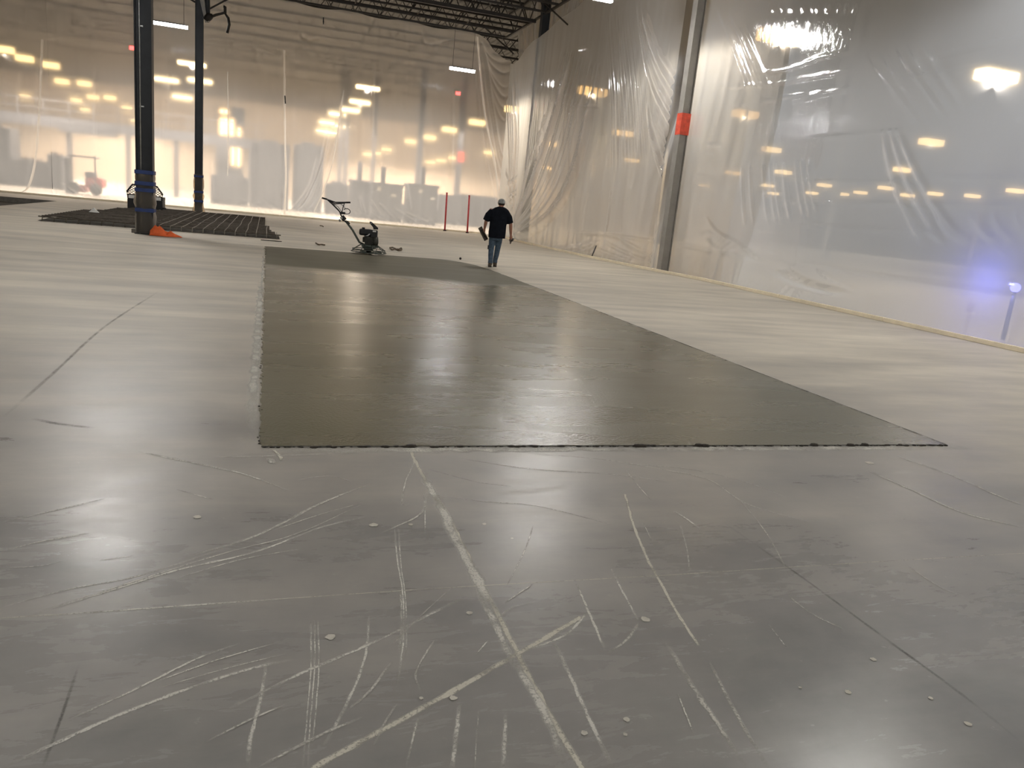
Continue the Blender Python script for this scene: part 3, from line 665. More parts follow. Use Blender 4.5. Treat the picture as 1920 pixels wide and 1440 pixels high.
# bracket and bent pipe at the top of the farther column
br = thing('pipe_bracket', 'dark bent pipe and bracket hanging near the top of the farther column', 'bracket', (0, 0, 0)); YB = 37.2
q = lambda x, y: PY(x, y, YB)
MB().tube([q(374, -25), q(389, 42)], .10, 8).build('strut', M['steel2'], br, True)
MB().tube([q(388, -25), q(389, 30)], .11, 8).build('post', M['steel'], br, True)
MB().tube([q(385, 38), q(392, 30), q(399, 30)], [.14, .17, .08], 8).build('clamp', M['joist'], br, True)
MB().tube([q(392, 33), q(405, 28), q(421, 24), q(428, 34), q(430, 46), q(426, 62)], .055, 8).build('pipe', M['joist'], br, True)
MB().tube([q(422, 25), q(422, 13), q(419, 12)], .06, 8).build('pipe_stub', M['joist'], br, True)
MB().tube([q(390, 18), q(428, -2)], .035, 6).build('tie_rod', M['joist'], br)
MB().tube([q(350, -6), q(366, 4)], .04, 6).build('tie_rod', M['joist'], br)

# ------------------------------------------------------------------ lamps
def lamp(name, label, p, size, m, group=None, drop=.11, wires=True, hz=11.815, cover=True, watt=0, wcol=(1, .93, .82)):
    t = thing(name, label, 'lamp', p, 0, group); lx, ly = size
    if cover: MB().box((0, 0, .05), (lx + .04, ly + .04, .06), None, .8).build('housing', M['steel2'], t)
    MB().box((0, 0, .02 - drop / 2), (lx, ly, drop), None).build('diffuser', m, t)
    if watt:
        ld = bpy.data.lights.new('lamp_light', 'SPOT'); ld.energy = watt; ld.spot_size = R(168); ld.spot_blend = .25; ld.shadow_soft_size = 0; ld.color = wcol
        lo = bpy.data.objects.new('lamp_light', ld); C.objects.link(lo); lo.parent = t; lo.location = (0, 0, -drop)
    if wires:
        for sx in (-1, 1): MB().tube([(sx * lx * .4, 0, .07), (sx * lx * .4, 0, hz - p[2])], .008, 4).build('hanging_wire', M['joist'], t)
    return t
lamp('strip_lamp', 'white strip lamp hanging between the two dark columns', (-4.3, 39.4, 8.0), (1.55, .14), M['led2'], 'white strip lamps inside the enclosure')
lamp('strip_lamp', 'white strip lamp hanging in front of the far curtain near the corner', (9.0, 39.3, 8.0), (1.25, .16), M['led2'], 'white strip lamps inside the enclosure')
lamp('strip_lamp', 'white strip lamp glowing at the top edge of the photo near the right curtain', (9.2, 23.7, 8.12), (1.5, .16), M['led'], 'white strip lamps inside the enclosure')
for X, Y, l in ((-4.3, 23.7, 'farther one'), (-4.3, 8.2, 'nearer one'), (9.2, 8.2, 'right hand one'), (-4.3, -7.4, 'behind the camera on the left'), (9.2, -7.4, 'behind the camera on the right')):
    lamp('strip_lamp', 'white strip lamp overhead on the left, outside the frame, ' + l, (X, Y, 8.02), (1.5, .16), M['led'])

ORD = ['first', 'second', 'third', 'fourth', 'fifth', 'sixth', 'seventh', 'eighth', 'ninth', 'tenth', 'eleventh', 'twelfth', 'thirteenth', 'fourteenth', 'fifteenth', 'sixteenth']
def place(x, y, z=8.0, ymax=105, xmax=100):
    p = G(x, y, z); d = ray(x, y); k = max(1, p.y / ymax, p.x / xmax)
    return Vector((p.x / k, p.y / k, H + (p.z - H) / k))
zones = [
 ('large bright lamp glowing through the right curtain, {} from the left', [(1465, 60), (1870, 135)], (1.5, .55), 'warm2', 'large lamps close behind the right curtain'),
 ('amber lamp in the middle band of the right curtain, {} from the left', [(1398, 209), (1447, 277), (1692, 315), (1747, 262)], (1.4, .6), 'warm', 'middle lamps behind the right curtain'),
 ('small amber lamp in the low distant row behind the right curtain, {} from the left', [(1321, 346), (1375, 322), (1440, 346), (1450, 361), (1469, 320), (1523, 360), (1546, 345), (1580, 362), (1614, 359), (1661, 350), (1702, 364), (1754, 361), (1824, 365), (1905, 355)], (1.6, .8), 'warm', 'low row of lamps behind the right curtain'),
 ('amber lamp behind the folded curtain right of the corner column, {} from the left', [(1032, 267), (1025, 313), (1111, 166), (1168, 246), (1185, 298), (1262, 295)], (1.5, .55), 'warm', 'lamps behind the folded curtain'),
 ('amber lamp behind the far curtain near the corner, {} from the left', [(895, 226), (917, 284), (965, 201)], (1.2, .6), 'warm', 'lamps behind the far curtain near the corner'),
 ('amber lamp in the rising row above the dark machines, {} from the left', [(690, 287), (705, 285), (725, 278), (770, 263), (806, 255), (807, 302), (827, 299), (843, 240), (850, 294)], (1.2, .8), 'warm', 'lamps above the dark machines'),
 ('bright amber lamp in the stacked cluster beside the curved seam, {} from the top', [(690, 163), (675, 190), (657, 205), (633, 213), (613, 229), (642, 236), (605, 245), (620, 248)], (1.4, .4), 'warm2', 'cluster of lamps beside the curved seam'),
 ('amber lamp seen between or behind the two dark columns, {} from the top', [(360, 118), (312, 148), (375, 150), (342, 181)], (1.5, .35), 'warm2', 'lamps around the dark columns'),
 ('amber lamp behind the far curtain left of the nearer column, {} from the left', [(8, 88), (46, 105), (47, 178), (95, 118), (116, 149), (143, 185), (158, 153), (174, 179), (160, 203), (206, 180), (238, 200), (254, 223)], (.95, .5), 'warm', 'lamps left of the nearer column')]
ZW = [640, 420, 260, 1050, 750, 620, 1750, 1700, 1450]
for zi, (lab, pts, size, mk, grp) in enumerate(zones):
    for i, (x, y) in enumerate(pts):
        p = place(x, y); near = p.length < 60
        lamp('high_bay_lamp', lab.format(ORD[i]), tuple(p), size, M[mk], grp, .16 if zi in (6, 7) else .34, True, watt=ZW[zi], wcol=(.95, .98, 1) if zi < 3 else (1, .97, .92) if zi == 3 else (1, .93, .86))
for X, Y, l in ((15.8, 7.6, 'nearer'), (24.8, 7.6, 'farther')):
    lamp('high_bay_lamp', 'bright lamp behind the right curtain beyond the right frame edge, ' + l + ' of two', (X, Y, 8.0), (1.5, .55), M['warm2'], 'large lamps beyond the right frame edge', .34, True, watt=620, wcol=(.96, .98, 1))
for (x, y), l in (((248, 90), 'small red sign light behind the film left of the nearer column'), ((859, 175), 'small red sign light behind the film below the corner strip lamp')):
    p = place(x, y, 7.5); t = thing('exit_sign', l, 'sign', tuple(p)); MB().box((0, .04, 0), (.30, .05, .20)).build('housing', M['steel2'], t); MB().tube([(0, .04, .09), (0, .04, 11.78 - p.z)], .012, 5).build('hanging_rod', M['joist'], t); MB().box((0, 0, 0), (.26, .03, .17)).build('sign_face', M['exitm'], t)

# ------------------------------------------------------------------ things beyond the film
def fbox(mb, x0, y0, x1, y1, Y, depth=1.0):
    """upright box at depth Y whose face spans the two sight corners"""
    a, b = PY(x0, y0, Y), PY(x1, y1, Y); mb.box(((a.x + b.x) / 2, Y + depth / 2, (a.z + b.z) / 2), (abs(b.x - a.x), depth, abs(a.z - b.z))); return a, b
def gbox(name, m, parent, x0, y0, x1, Y, depth=1.0, y1=None, bevel=.03):
    mb = MB(); a, b = PY(x0, y0, Y), PY(x1, y0, Y); zb_ = 0 if y1 is None else PY((x0 + x1) / 2, y1, Y).z; zt = (a.z + b.z) / 2
    mb.box(((a.x + b.x) / 2, Y + depth / 2, (zt + zb_) / 2), (abs(b.x - a.x), depth, zt - zb_)); return mb.build(name, m, parent, False, bevel)
def machine(label, x0, x1, ytop, Y, mast=None, panels=()):
    t = thing('stacked_machine', label, 'machine', (0, 0, 0), 0)
    gbox('cabinet', M['dim'], t, x0, ytop, x1, Y, 1.6); gbox('lid', M['dim'], t, x0 - 2, ytop - 2, x1 + 2, Y - .1, 1.8, ytop + 3)
    if mast: gbox('mast', M['dim'], t, mast[0] - 4, mast[1], mast[0] + 4, Y + .7, .25, ytop)
    for a, b, c, d in panels: gbox('panel', M['pale'], t, a, b, c, Y - .06, .05, d, .01)
    return t
machine('dark boxy machine behind the film, leftmost of the three above the machine handle', 660, 697, 340, 52, (676, 303))
machine('dark boxy machine behind the film with a round pale badge and a mast', 699, 756, 346, 50, (720, 313), ((708, 350, 715, 358), (733, 364, 744, 370)))
machine('dark boxy machine behind the film left of the red rods, with two pale plates', 767, 822, 348, 50, (795, 313), ((785, 355, 793, 362), (807, 370, 816, 375)))
for x, yt, l in ((781, 205, 'hazy building column behind the boxy machines'), (855, 250, 'hazy building column just right of the machines with a red mark'), (696, 280, 'thin hazy column behind the leftmost machine'), (634, 262, 'hazy column near the curved seam'), (645, 262, 'second hazy column right of the curved seam')):
    Y = 64 if x > 700 else 70; b = PY(x, 370, Y); t = thing('building_column', l, 'column', (b.x, Y, 0)); MB().box((0, 0, 5.8), (.42 if x > 700 else .3, .42, 11.6)).build('shaft', M['dim'], t)
    MB().box((0, 0, .03), (.7, .7, .06)).build('base_plate', M['dim'], t)
    if x == 855: MB().box((.1, -.02, PY(858, 294, Y).z), (.5, .46, .8)).build('red_mark', M['redtape'], t)
# mezzanine platform across the left
mz = thing('mezzanine', 'dark steel platform crossing the view behind the left film', 'platform', (0, 0, 0)); Y = 62
a, b = PY(-40, 212, Y), PY(500, 262, Y); zt = (a.z + b.z) / 2
MB().box(((a.x + b.x) / 2, Y + 2.5, zt), (b.x - a.x, 5, .25)).build('deck', M['dim'], mz); MB().box(((a.x + b.x) / 2, Y, zt - .35), (b.x - a.x, .2, .5)).build('edge_beam', M['dim'], mz)
for i in range(12): MB().box((a.x + (b.x - a.x) * (i + .5) / 12, Y - .02, zt + .65), (.06, .06, 1.1)).build('rail_post', M['dim'], mz)
for z in (.6, 1.15): MB().box(((a.x + b.x) / 2, Y - .02, zt + z), (b.x - a.x, .05, .06)).build('handrail', M['dim'], mz)
for x in (0, 130, 240, 330, 470): p = PY(x, 300, Y); MB().box((p.x, Y + .2, zt / 2), (.3, .3, zt)).build('leg', M['dim'], mz)
gbox('hanging_unit', M['dim'], mz, 110, 232, 215, Y - .3, 1.2, 252)
for (x0, yt, x1, l) in ((-20, 238, 18, 'tall dark rack at the left frame edge behind the film'), (24, 300, 84, 'low dark bench with stacked goods at the far left behind the film'), (88, 290, 118, 'tall dark cabinet behind the film left of the red truck'), (470, 268, 544, 'large dark block behind the film left of the straight seam'), (552, 272, 608, 'tall dark machine behind the film beside the straight seam'), (395, 330, 464, 'low dark crates behind the film right of the farther column'), (612, 345, 655, 'low dark crate behind the trowelling machine handle'), (662, 386, 820, 'long low dark unit added behind the boxy machines to hide bright floor'), (823, 372, 985, 'low grey barrier behind the red rods')):  # the long low unit behind the machines is added to cover bright floor
    t = thing('storage_unit', l, 'storage unit', (0, 0, 0)); gbox('body', M['dim'], t, x0, yt, x1, 55, 2.0); gbox('top_load', M['box'] if x0 < 100 else M['dim'], t, x0 + (x1 - x0) * .25, yt - 5, x0 + (x1 - x0) * .7, 55.2, 1.2, yt)
    for f in (.12, .88):
        gbox('upright', M['dim'], t, x0 + (x1 - x0) * f - 1, yt - 3, x0 + (x1 - x0) * f + 1, 54.85, .1)
# red fork truck
ft = thing('fork_truck', 'red and black fork truck behind the film left of the nearer column', 'fork truck', (0, 0, 0)); Y = 50
gbox('body', M['redm'], ft, 158, 333, 193, Y, 1.2, 352, .15); gbox('chassis', M['redm'], ft, 130, 346, 160, Y, 1.2, 360, .08); gbox('counterweight', M['dim'], ft, 158, 322, 176, Y + .1, 1.0, 333, .08)
for x in (131, 176): gbox('roof_post', M['dim'], ft, x, 292, x + 3, Y, .1, 345)
gbox('overhead_guard', M['dim'], ft, 128, 292, 179, Y - .1, 1.3, 295); gbox('mast', M['dim'], ft, 120, 296, 129, Y + .2, .8)
for x in (138, 180):
    c_ = PY(x, 356, Y); mb = MB(); mb.tube([(c_.x, Y - .1, .32), (c_.x, Y + .15, .32)], .32, 16); mb.build('wheel', M['rubber'], ft, True)
# lit office window with panes
wn = thing('lit_window', 'amber lit window panes behind the film right of the farther column', 'window', (0, 0, 0)); Y = 70
for x0, y0, x1, y1 in ((413, 205, 419, 212), (421, 206, 427, 213), (413, 222, 419, 252), (421, 222, 427, 252), (432, 224, 438, 254), (446, 240, 451, 255), (435, 270, 439, 310), (446, 272, 450, 312)):
    gbox('pane', M['pane'], wn, x0, y0, x1, Y - .1, .05, y1, .01)
gbox('frame', M['dim'], wn, 405, 200, 458, Y, .3)
bl = thing('warning_lamp', 'blue glowing warning lamp behind the film at the right edge', 'lamp', tuple(G(1893, 585, .0) * 1.0)); bl.location = (13.5, float(PX(1893, 585, 13.5).y), .95)
MB().tube([(0, 0, -.9), (0, 0, .03)], .04, 8).build('stand', M['black'], bl, True); MB().ball((0, 0, .10), .09, 12, 8).build('bulb', M['blue'], bl, True)
ld = bpy.data.lights.new('lamp_light', 'POINT'); ld.energy = 14; ld.color = (.15, .18, 1); ld.shadow_soft_size = 0; lo = bpy.data.objects.new('lamp_light', ld); C.objects.link(lo); lo.parent = bl; lo.location = (-.12, 0, .16)
for i in range(4):      # building columns deep on the right
    t = thing('building_column', ['hazy column deep behind the right curtain, first from the left', 'hazy column deep behind the right curtain, second from the left', 'hazy column deep behind the right curtain, third from the left', 'hazy column deep behind the right curtain, fourth from the left'][i], 'column', (28.5 + 15.6 * i, 53.5, 0)); MB().box((0, 0, 5.8), (.4, .4, 11.6)).build('shaft', M['steel2'], t); MB().box((0, 0, .03), (.7, .7, .06)).build('base_plate', M['steel2'], t)

# ------------------------------------------------------------------ rebar mat
x0, x1 = -6.0, .42; ya, yb = G(265, 430).y + .2, 36.6
rm = thing('rebar_mat', 'dark rusty mat of crossed reinforcing bars lying around the column feet', 'rebar mat', (x0, ya, 0))
W_, D_ = x1 - x0, yb - ya
def ytop(x): return D_ if -6 + x > -5.2 or True else D_
poly = [(0, 0), (W_, 0), (W_ - .02, .9), (W_ - .30, 2.2), (W_ - .32, 4.6), (W_ - .42, 4.7), (W_ - .46, D_), (1.2, D_), (.35, D_ * .72), (.32, D_ * .5), (0, D_ * .48)]
from mathutils.geometry import intersect_point_tri_2d
def inside(x, y):
    c = False
    for i in range(len(poly)):
        (ax, ay), (bx_, by_) = poly[i], poly[i - 1]
        if (ay > y) != (by_ > y) and x < (bx_ - ax) * (y - ay) / (by_ - ay) + ax: c = not c
    return c
st = .11; mb = MB(); ids = {}; vs = []; fs = []
nx, ny = int(W_ / st), int(D_ / st)
for j in range(ny + 1):
    for i in range(nx + 1):
        ids[i, j] = len(vs); x, y = i * st, j * st
        ed = min(1, min(x, W_ - x, y) / .12); vs.append((x, y, .012 + ed * (.05 + .03 * noise.noise((x * 3, y * 3, 1)) + .02 * noise.noise((x * 11, y * 11, 5)))))
for j in range(ny):
    for i in range(nx):
        if inside((i + .5) * st, (j + .5) * st): fs.append((ids[i, j], ids[i + 1, j], ids[i + 1, j + 1], ids[i, j + 1]))
MB().add(vs, fs).build('soil_bed', M['soil'], rm, True)
def clip(fn, n=60):
    run = [fn(k / n) for k in range(n + 1)]; run = [p for p in run if inside(p[0], p[1])]; return run
nb = 22
for i in range(nb):
    x = .12 + (W_ - .24) * i / (nb - 1); pts = clip(lambda t: (x + .03 * noise.noise((t * 4, i, 0)), .005 + (D_ - .02) * t, (.105 if i < 9 else .138) + .02 * noise.noise((t * 6, i * 3, 1))))
    if len(pts) > 3:
        pts = [(pts[0][0], -.05, .012), (pts[0][0], .0, .085)] + pts
        MB().tube(pts, .013 if i < 9 else .012, 6).build('rebar', M['rebar_l'] if i > 9 else M['rebar'], rm, True)
nb = 36
for j in range(nb):
    y = .08 + (D_ - .16) * j / (nb - 1); pts = clip(lambda t: (.005 + (W_ - .01) * t, y + .03 * noise.noise((t * 4, j, 7)), .125 + .02 * noise.noise((t * 6, j * 3, 9))), 40)
    if len(pts) > 3: MB().tube(pts, .016, 6).build('rebar', M['rebar'], rm, True)
p = G(175, 398, .15); tag(MB().xprism([(-.13, 0), (.17, 0), (.02, .15)], -.03, .04).build('paper_scrap', M['white']), 'small white scrap lying on the rebar mat', 'paper scrap').location = p
p = G(508, 452); o = MB().prism([(-.28, -.03), (.2, -.05), (.3, .0), (.1, .05), (-.2, .04)], 0, .02).build('wood_shim', M['soil']); o.location = (p.x, p.y, .002); tag(o, 'dark sliver on the floor at the near right corner of the rebar mat', 'scrap')

# ------------------------------------------------------------------ mesh-guarded black attachment behind the column
p = G(272, 397); at = thing('skid_attachment', 'black box attachment with white stripe and mesh guard behind the nearer column', 'attachment', (p.x + .0, p.y, 0), -.06)
s_ = 36.0 / FPX; w2 = 26.5 * s_
MB().box((0, .3, 10 * s_), (2 * w2, .6, 19 * s_)).build('bin', M['black'], at, False, .03)
MB().box((0, -.02, 22.3 * s_), (2 * w2 - .12, .04, 5 * s_)).build('white_stripe', M['white'], at)
MB().box((0, .3, 22.3 * s_), (2 * w2, .56, 5.5 * s_)).build('upper_panel', M['black'], at)
zg = 25 * s_; out = [(-w2, zg), (-w2, zg + 5 * s_), (-w2 + 8 * s_, zg + 16.5 * s_), (w2 - 8 * s_, zg + 16.5 * s_), (w2, zg + 5 * s_), (w2, zg)]
MB().tube([(x, 0, z) for x, z in out], .035, 8, True).build('guard_frame', M['black'], at, True)
def seg_in(p0, p1, n=50):
    r_ = []
    for k in range(n + 1):
        x = p0[0] + (p1[0] - p0[0]) * k / n; z = p0[1] + (p1[1] - p0[1]) * k / n
        lim = w2 if z < zg + 5 * s_ else w2 - 8 * s_ * (z - zg - 5 * s_) / (11.5 * s_)
        if abs(x) < lim and zg < z < zg + 16.5 * s_: r_.append((x, 0, z))
    return (r_[0], r_[-1]) if len(r_) > 3 else None
for k in range(-14, 15):
    for sg in (-1, 1):
        q_ = seg_in((k * .14 - sg * .8, zg - .3), (k * .14 + sg * .8, zg + .8))
        if q_: MB().tube(q_, .011, 4).build('guard_bar', M['black'], at)
MB().tube([(w2, 0, 8 * s_), (w2 + .13, 0, 8 * s_)], .03, 8).build('coupling_pin', M['black'], at, True)
MB().box((w2 - .10, -.012, 3.2 * s_), (.05, .02, .10)).build('sticker', M['white'], at)
MB().box((0, .1, .06), (2 * w2 - .2, .4, .11)).build('skid', M['rubber'], at)

# orange rag and block at the column foot
def cloth(name, m, label, cat, p, outline, h, sc, rz=0):
    n, k = 26, 18; vs = []; fs = []
    for j in range(k + 1):
        for i in range(n + 1):
            u, v = i / n, j / k; xl = np.interp(u, *zip(*outline[0])); ht = np.interp(u, *zip(*outline[1]))
            x = u * sc; y = (v - .5) * xl; z = ht * (1 - (2 * v - 1) ** 2) ** .8 * (1 + .35 * noise.noise((u * 7, v * 6, 2))) + .012 * abs(noise.noise((u * 16, v * 12, 4))) + .004
            vs.append((x, y + .04 * noise.noise((u * 5, v * 5, 8)), max(.004, z)))
    for j in range(k):
        for i in range(n): a = j * (n + 1) + i; fs.append((a, a + 1, a + n + 2, a + n + 1))
    o = MB().add(vs, fs).build(name, m, None, True); s = o.modifiers.new('thick', 'SOLIDIFY'); s.thickness = .004; s.offset = 1; o.location = p; o.rotation_euler = (0, 0, rz); return tag(o, label, cat)
p = G(283, 441); cloth('rag', M['orange'], 'crumpled bright orange cloth at the foot of the nearer column', 'cloth', (p.x, p.y, 0), ([(0, .30), (.4, .34), (.7, .2), (1, .03)], [(0, .13), (.15, .24), (.3, .21), (.45, .12), (.55, .10), (.62, .14), (.72, .08), (1, .012)]), .2, .76, -.10)
p = G(255, 437); o = MB().box((0, 0, .055), (.20, .14, .10)).build('concrete_block', M['block'], None, False, .006); o.location = (p.x, p.y, 0); tag(o, 'small grey block left of the nearer column foot', 'block')

# red rods
for (xa, ya_, xb, yb_), l in (((838, 362, 834, 431), 'thin red rod leaning on the far curtain, left one of the pair'), ((880, 367, 876, 437), 'thin red rod leaning on the far curtain, right one beside the man')):
    b = G(xb, yb_); b.y = min(b.y, YF - .5); b = PY(xb, yb_, b.y); b.z = .03; t_ = PY(xa, ya_, b.y + .1)
    t = thing('marker_rod', l, 'rod', (b.x, b.y, 0)); MB().tube([(0, 0, .02), (t_.x - b.x, .1, t_.z)], .048, 8).build('rod', M['red'], t, True); MB().tube([(0, 0, 0), (0, 0, .05)], .09, 10).build('foot', M['rubber'], t, True)
    MB().tube([(t_.x - b.x, .1, t_.z), (t_.x - b.x, .1, t_.z + .03)], .055, 8).build('cap', M['red'], t, True)

# ------------------------------------------------------------------ walk-behind power trowel
p = G(691, 477); pt = thing('power_trowel', 'walk-behind power trowel with petrol engine parked on the wet concrete', 'power trowel', (p.x, p.y, .006), -.11)
u_ = .00158; X_ = lambda x: (x - 1065) * u_; Z_ = lambda z: max(.0, (1150 - z) * u_)
RR = .47
MB().tube([(RR * cos(2 * pi * k / 40), RR * sin(2 * pi * k / 40), .06) for k in range(40)], .011, 8, True).build('guard_ring', M['frame'], pt, True)
MB().tube([(RR * .93 * cos(2 * pi * k / 40), RR * .93 * sin(2 * pi * k / 40), .13) for k in range(40)], .010, 8, True).build('guard_ring', M['frame'], pt, True)
for k in range(8):
    a = 2 * pi * (k + .35) / 8; MB().tube([(RR * cos(a), RR * sin(a), .06), (RR * .9 * cos(a), RR * .9 * sin(a), .13), (.20 * cos(a), .20 * sin(a), .27)], .011, 6).build('guard_spoke', M['frame'], pt, True)
for k in range(4):
    a = pi / 2 * k + .5; Rm = Matrix.Rotation(a, 3, 'Z') @ Matrix.Rotation(.09, 3, 'X'); MB().box(Rm @ Vector((.25, 0, .0)) + Vector((0, 0, .02)), (.36, .15, .004), Rm).build('blade', M['blade'], pt)
    MB().tube([Rm @ Vector((.05, 0, 0)) + Vector((0, 0, .05)), Rm @ Vector((.40, 0, 0)) + Vector((0, 0, .05))], .016, 6).build('blade_arm', M['frame'], pt)
MB().tube([(0, 0, .03), (0, 0, .10), (0, 0, .10), (0, 0, .20)], [.07, .07, .12, .10], 16).build('gearbox', M['engine'], pt, True)
MB().box((.02, 0, .225), (.44, .34, .06)).build('engine_deck', M['frame'], pt, False, .01)
MB().box((-.01, 0, .17), (.34, .24, .05)).build('lower_bracket', M['frame'], pt, False, .01)
eng = MB(); eng.box((.01, 0, .36), (.26, .26, .22)); eng.box((-.03, .02, .48), (.22, .22, .08)); eng.box((-.12, .05, .38), (.12, .14, .14))
eng = eng.build('engine_block', M['engine'], pt, False, .02)
for k in range(5): MB().box((-.03, -.14, .31 + .03 * k), (.18, .03, .008)).build('cooling_fin', M['engine'], eng)
MB().tube([(.10, -.06, .36), (.19, -.06, .36), (.235, -.06, .36)], [.15, .15, .11], 20).build('recoil_starter', M['engine'], pt, True)
MB().tube([(.225, -.06, .36), (.245, -.06, .36)], .06, 12).build('starter_hub', M['conduit'], pt, True)
MB().box((-.10, 0, .58), (.36, .30, .17)).build('fuel_tank', M['black'], pt, False, .045); MB().box((.11, 0, .55), (.20, .28, .22)).build('air_filter', M['black'], pt, False, .03)
MB().tube([(-.17, 0, .66), (-.17, 0, .70)], .04, 12).build('fuel_cap', M['rubber'], pt, True)
MB().box((.12, -.145, .63), (.09, .008, .04)).build('name_plate', M['white'], pt)
MB().tube([(.0, -.16, .55), (-.05, -.17, .50), (-.13, -.17, .48)], .018, 8).build('fuel_line', M['conduit'], pt, True)
lh = [(X_(1205), Z_(720)), (X_(1200), Z_(690)), (X_(1085), Z_(600)), (X_(1055), Z_(598)), (X_(1055), Z_(625)), (X_(1115), Z_(690)), (X_(1125), Z_(725))]
MB().xprism(lh, -.02, .02).build('lifting_bail', M['black'], pt, False, .004)
MB().tube([(X_(1078), -.024, Z_(625)), (X_(1078), .024, Z_(625))], .018, 10).build('bail_hole_rim', M['conduit'], pt, True)
MB().tube([(X_(985), 0, .24), (X_(900), 0, Z_(960)), (X_(780), -.01, Z_(770)), (X_(650), -.02, Z_(620))], .028, 10).build('handle_tube', M['frame'], pt, True)
MB().tube([(X_(650), -.02, Z_(640)), (X_(600), -.03, Z_(590)), (X_(550), -.04, Z_(480)), (X_(520), -.05, Z_(450)), (X_(430), -.10, Z_(370)), (X_(350), -.14, Z_(305))], .019, 8).build('upper_handle', M['black'], pt, True)
MB().box((X_(615), -.03, Z_(585)), (.13, .09, .12), Matrix.Rotation(.8, 3, 'Y')).build('pitch_control', M['black'], pt, False, .012)
MB().box((X_(590), -.08, Z_(580)), (.03, .02, .05)).build('sticker', M['white'], pt)
MB().tube([(X_(560), -.02, Z_(630)), (X_(560), -.10, Z_(620))], .03, 10).build('control_knob', M['conduit'], pt, True)
MB().box((X_(700), -.02, Z_(650)), (.10, .06, .05), Matrix.Rotation(.8, 3, 'Y')).build('cable_clamp', M['engine'], pt)
MB().tube([(X_(340), -.14, Z_(300)), (X_(480), -.16, Z_(335)), (X_(650), -.18, Z_(318))], .017, 8).build('handlebar', M['black'], pt, True)
MB().tube([(X_(355), -.14, Z_(310)), (X_(470), -.15, Z_(360)), (X_(560), -.16, Z_(345)), (X_(645), -.18, Z_(325))], .015, 8).build('handlebar_brace', M['black'], pt, True)
for a, b in (((255, 283), (338, 298)), ((650, 320), (722, 313))):
    MB().tube([(X_(a[0]), -.14 - .04 * (a[0] > 500), Z_(a[1])), (X_(b[0]), -.14 - .04 * (a[0] > 500), Z_(b[1]))], .022, 10).build('grip', M['rubber'], pt, True)
MB().tube([(X_(625), -.18, Z_(330)), (X_(605), -.12, Z_(400)), (X_(590), -.05, Z_(480))], .012, 6).build('side_stay', M['black'], pt, True)
MB().tube([(X_(430), -.12, Z_(360)), (X_(520), -.14, Z_(400)), (X_(575), -.08, Z_(470)), (X_(600), -.04, Z_(500))], .007, 6).build('throttle_cable', M['rubber'], pt, True)
MB().tube([(X_(610) + .09 + .09 * cos(a), -.08, Z_(465) + .07 * sin(a)) for a in np.linspace(2.6, -2.6, 16)], .010, 6).build('cable_loop', M['rubber'], pt, True)
MB().tube([(X_(560), -.07, Z_(350)), (X_(610), -.10, Z_(380)), (X_(640), -.11, Z_(420))], .012, 6).build('clutch_lever', M['conduit'], pt, True)
MB().box((X_(600), -.05, Z_(500)), (.14, .05, .06)).build('lever_bracket', M['black'], pt, False, .01)

# ------------------------------------------------------------------ the man
p = G(926, 501); HM = 1.80; man = thing('person', 'man in grey cap, black shirt and jeans walking away, a hand float in each hand', 'person', (p.x, p.y, 0), -.27)
k_ = .00176; x_ = lambda x: (x - 893) * k_; z_ = lambda z: (1228 - z) * k_
SH_L, EL_L, WR_L = Vector((-.205, -.01, 1.475)), Vector((-.315, .0, 1.20)), Vector((x_(698), .06, z_(668)))
SH_R, EL_R, WR_R = Vector((.215, -.01, 1.465)), Vector((.345, -.01, 1.17)), Vector((x_(1108), .05, z_(735)))
HD = Vector((x_(922), .05, 1.685))
b = MB()
b.ball(HD, (.078, .098, .115), 16, 12); b.ball(HD + Vector((0, .05, -.06)), (.055, .055, .055)); b.tube([HD + Vector((0, -.02, -.05)), Vector((.02, -.01, 1.50)), Vector((.01, 0, 1.42))], [.062, .07, .10], 12)
b.ball(HD + Vector((0, .10, -.01)), (.016, .022, .026))                      # nose
for s in (-1, 1):
    b.ball(HD + Vector((s * .080, 0, -.005)), (.014, .022, .034)); b.ball(HD + Vector((s * .030, .088, .018)), (.016, .010, .010))
b.ball(HD + Vector((0, .092, -.055)), (.028, .012, .010))
b.loft([((0, 0, .80), .17, .12), ((0, 0, .95), .19, .13), ((0, 0, 1.15), .18, .125), ((0, 0, 1.35), .20, .125), ((0, 0, 1.46), .15, .10), ((.01, 0, 1.52), .07, .06)], 20)
for S, E, Wr, s in ((SH_L, EL_L, WR_L, -1), (SH_R, EL_R, WR_R, 1)):
    b.tube([S, S.lerp(E, .5), E, E.lerp(Wr, .3), Wr], [.062, .056, .046, .046, .030], 12); b.ball(S, .065); b.ball(E, .047)
    d = (Wr - E).normalized(); Pm = Wr + d * .05; b.tube([Wr, Pm, Wr + d * .09], [.030, .042, .036], 10)
    side = Vector((0, 1, 0)); side = (side - d * side.dot(d)).normalized(); inn = d.cross(side) * s
    for f in range(4):                                                       # four curled fingers round the handle
        o_ = side * (.030 - .020 * f); l_ = [.040, .045, .043, .034][f]; k0 = Wr + d * .088 + o_; k1 = k0 + d * l_ * .7 - inn * .012; k2 = k1 - inn * .028 + d * .004; k3 = k2 - inn * .010 - d * .022
        b.tube([k0 - d * .02, k0, k1, k2, k3], [.011, .0105, .0098, .009, .008], 8)
    t0 = Wr + d * .03 + side * .034; b.tube([t0, t0 + side * .018 + d * .025 - inn * .01, t0 + side * .008 + d * .052 - inn * .034], [.013, .012, .009], 8)
LH, RH = Vector((x_(835), .0, .86)), Vector((x_(935), .01, .86)); LK, RK = Vector((x_(828), .03, .50)), Vector((x_(926), .10, .50)); LA, RANK = Vector((x_(832), -.04, .11)), Vector((x_(905), .20, .12))
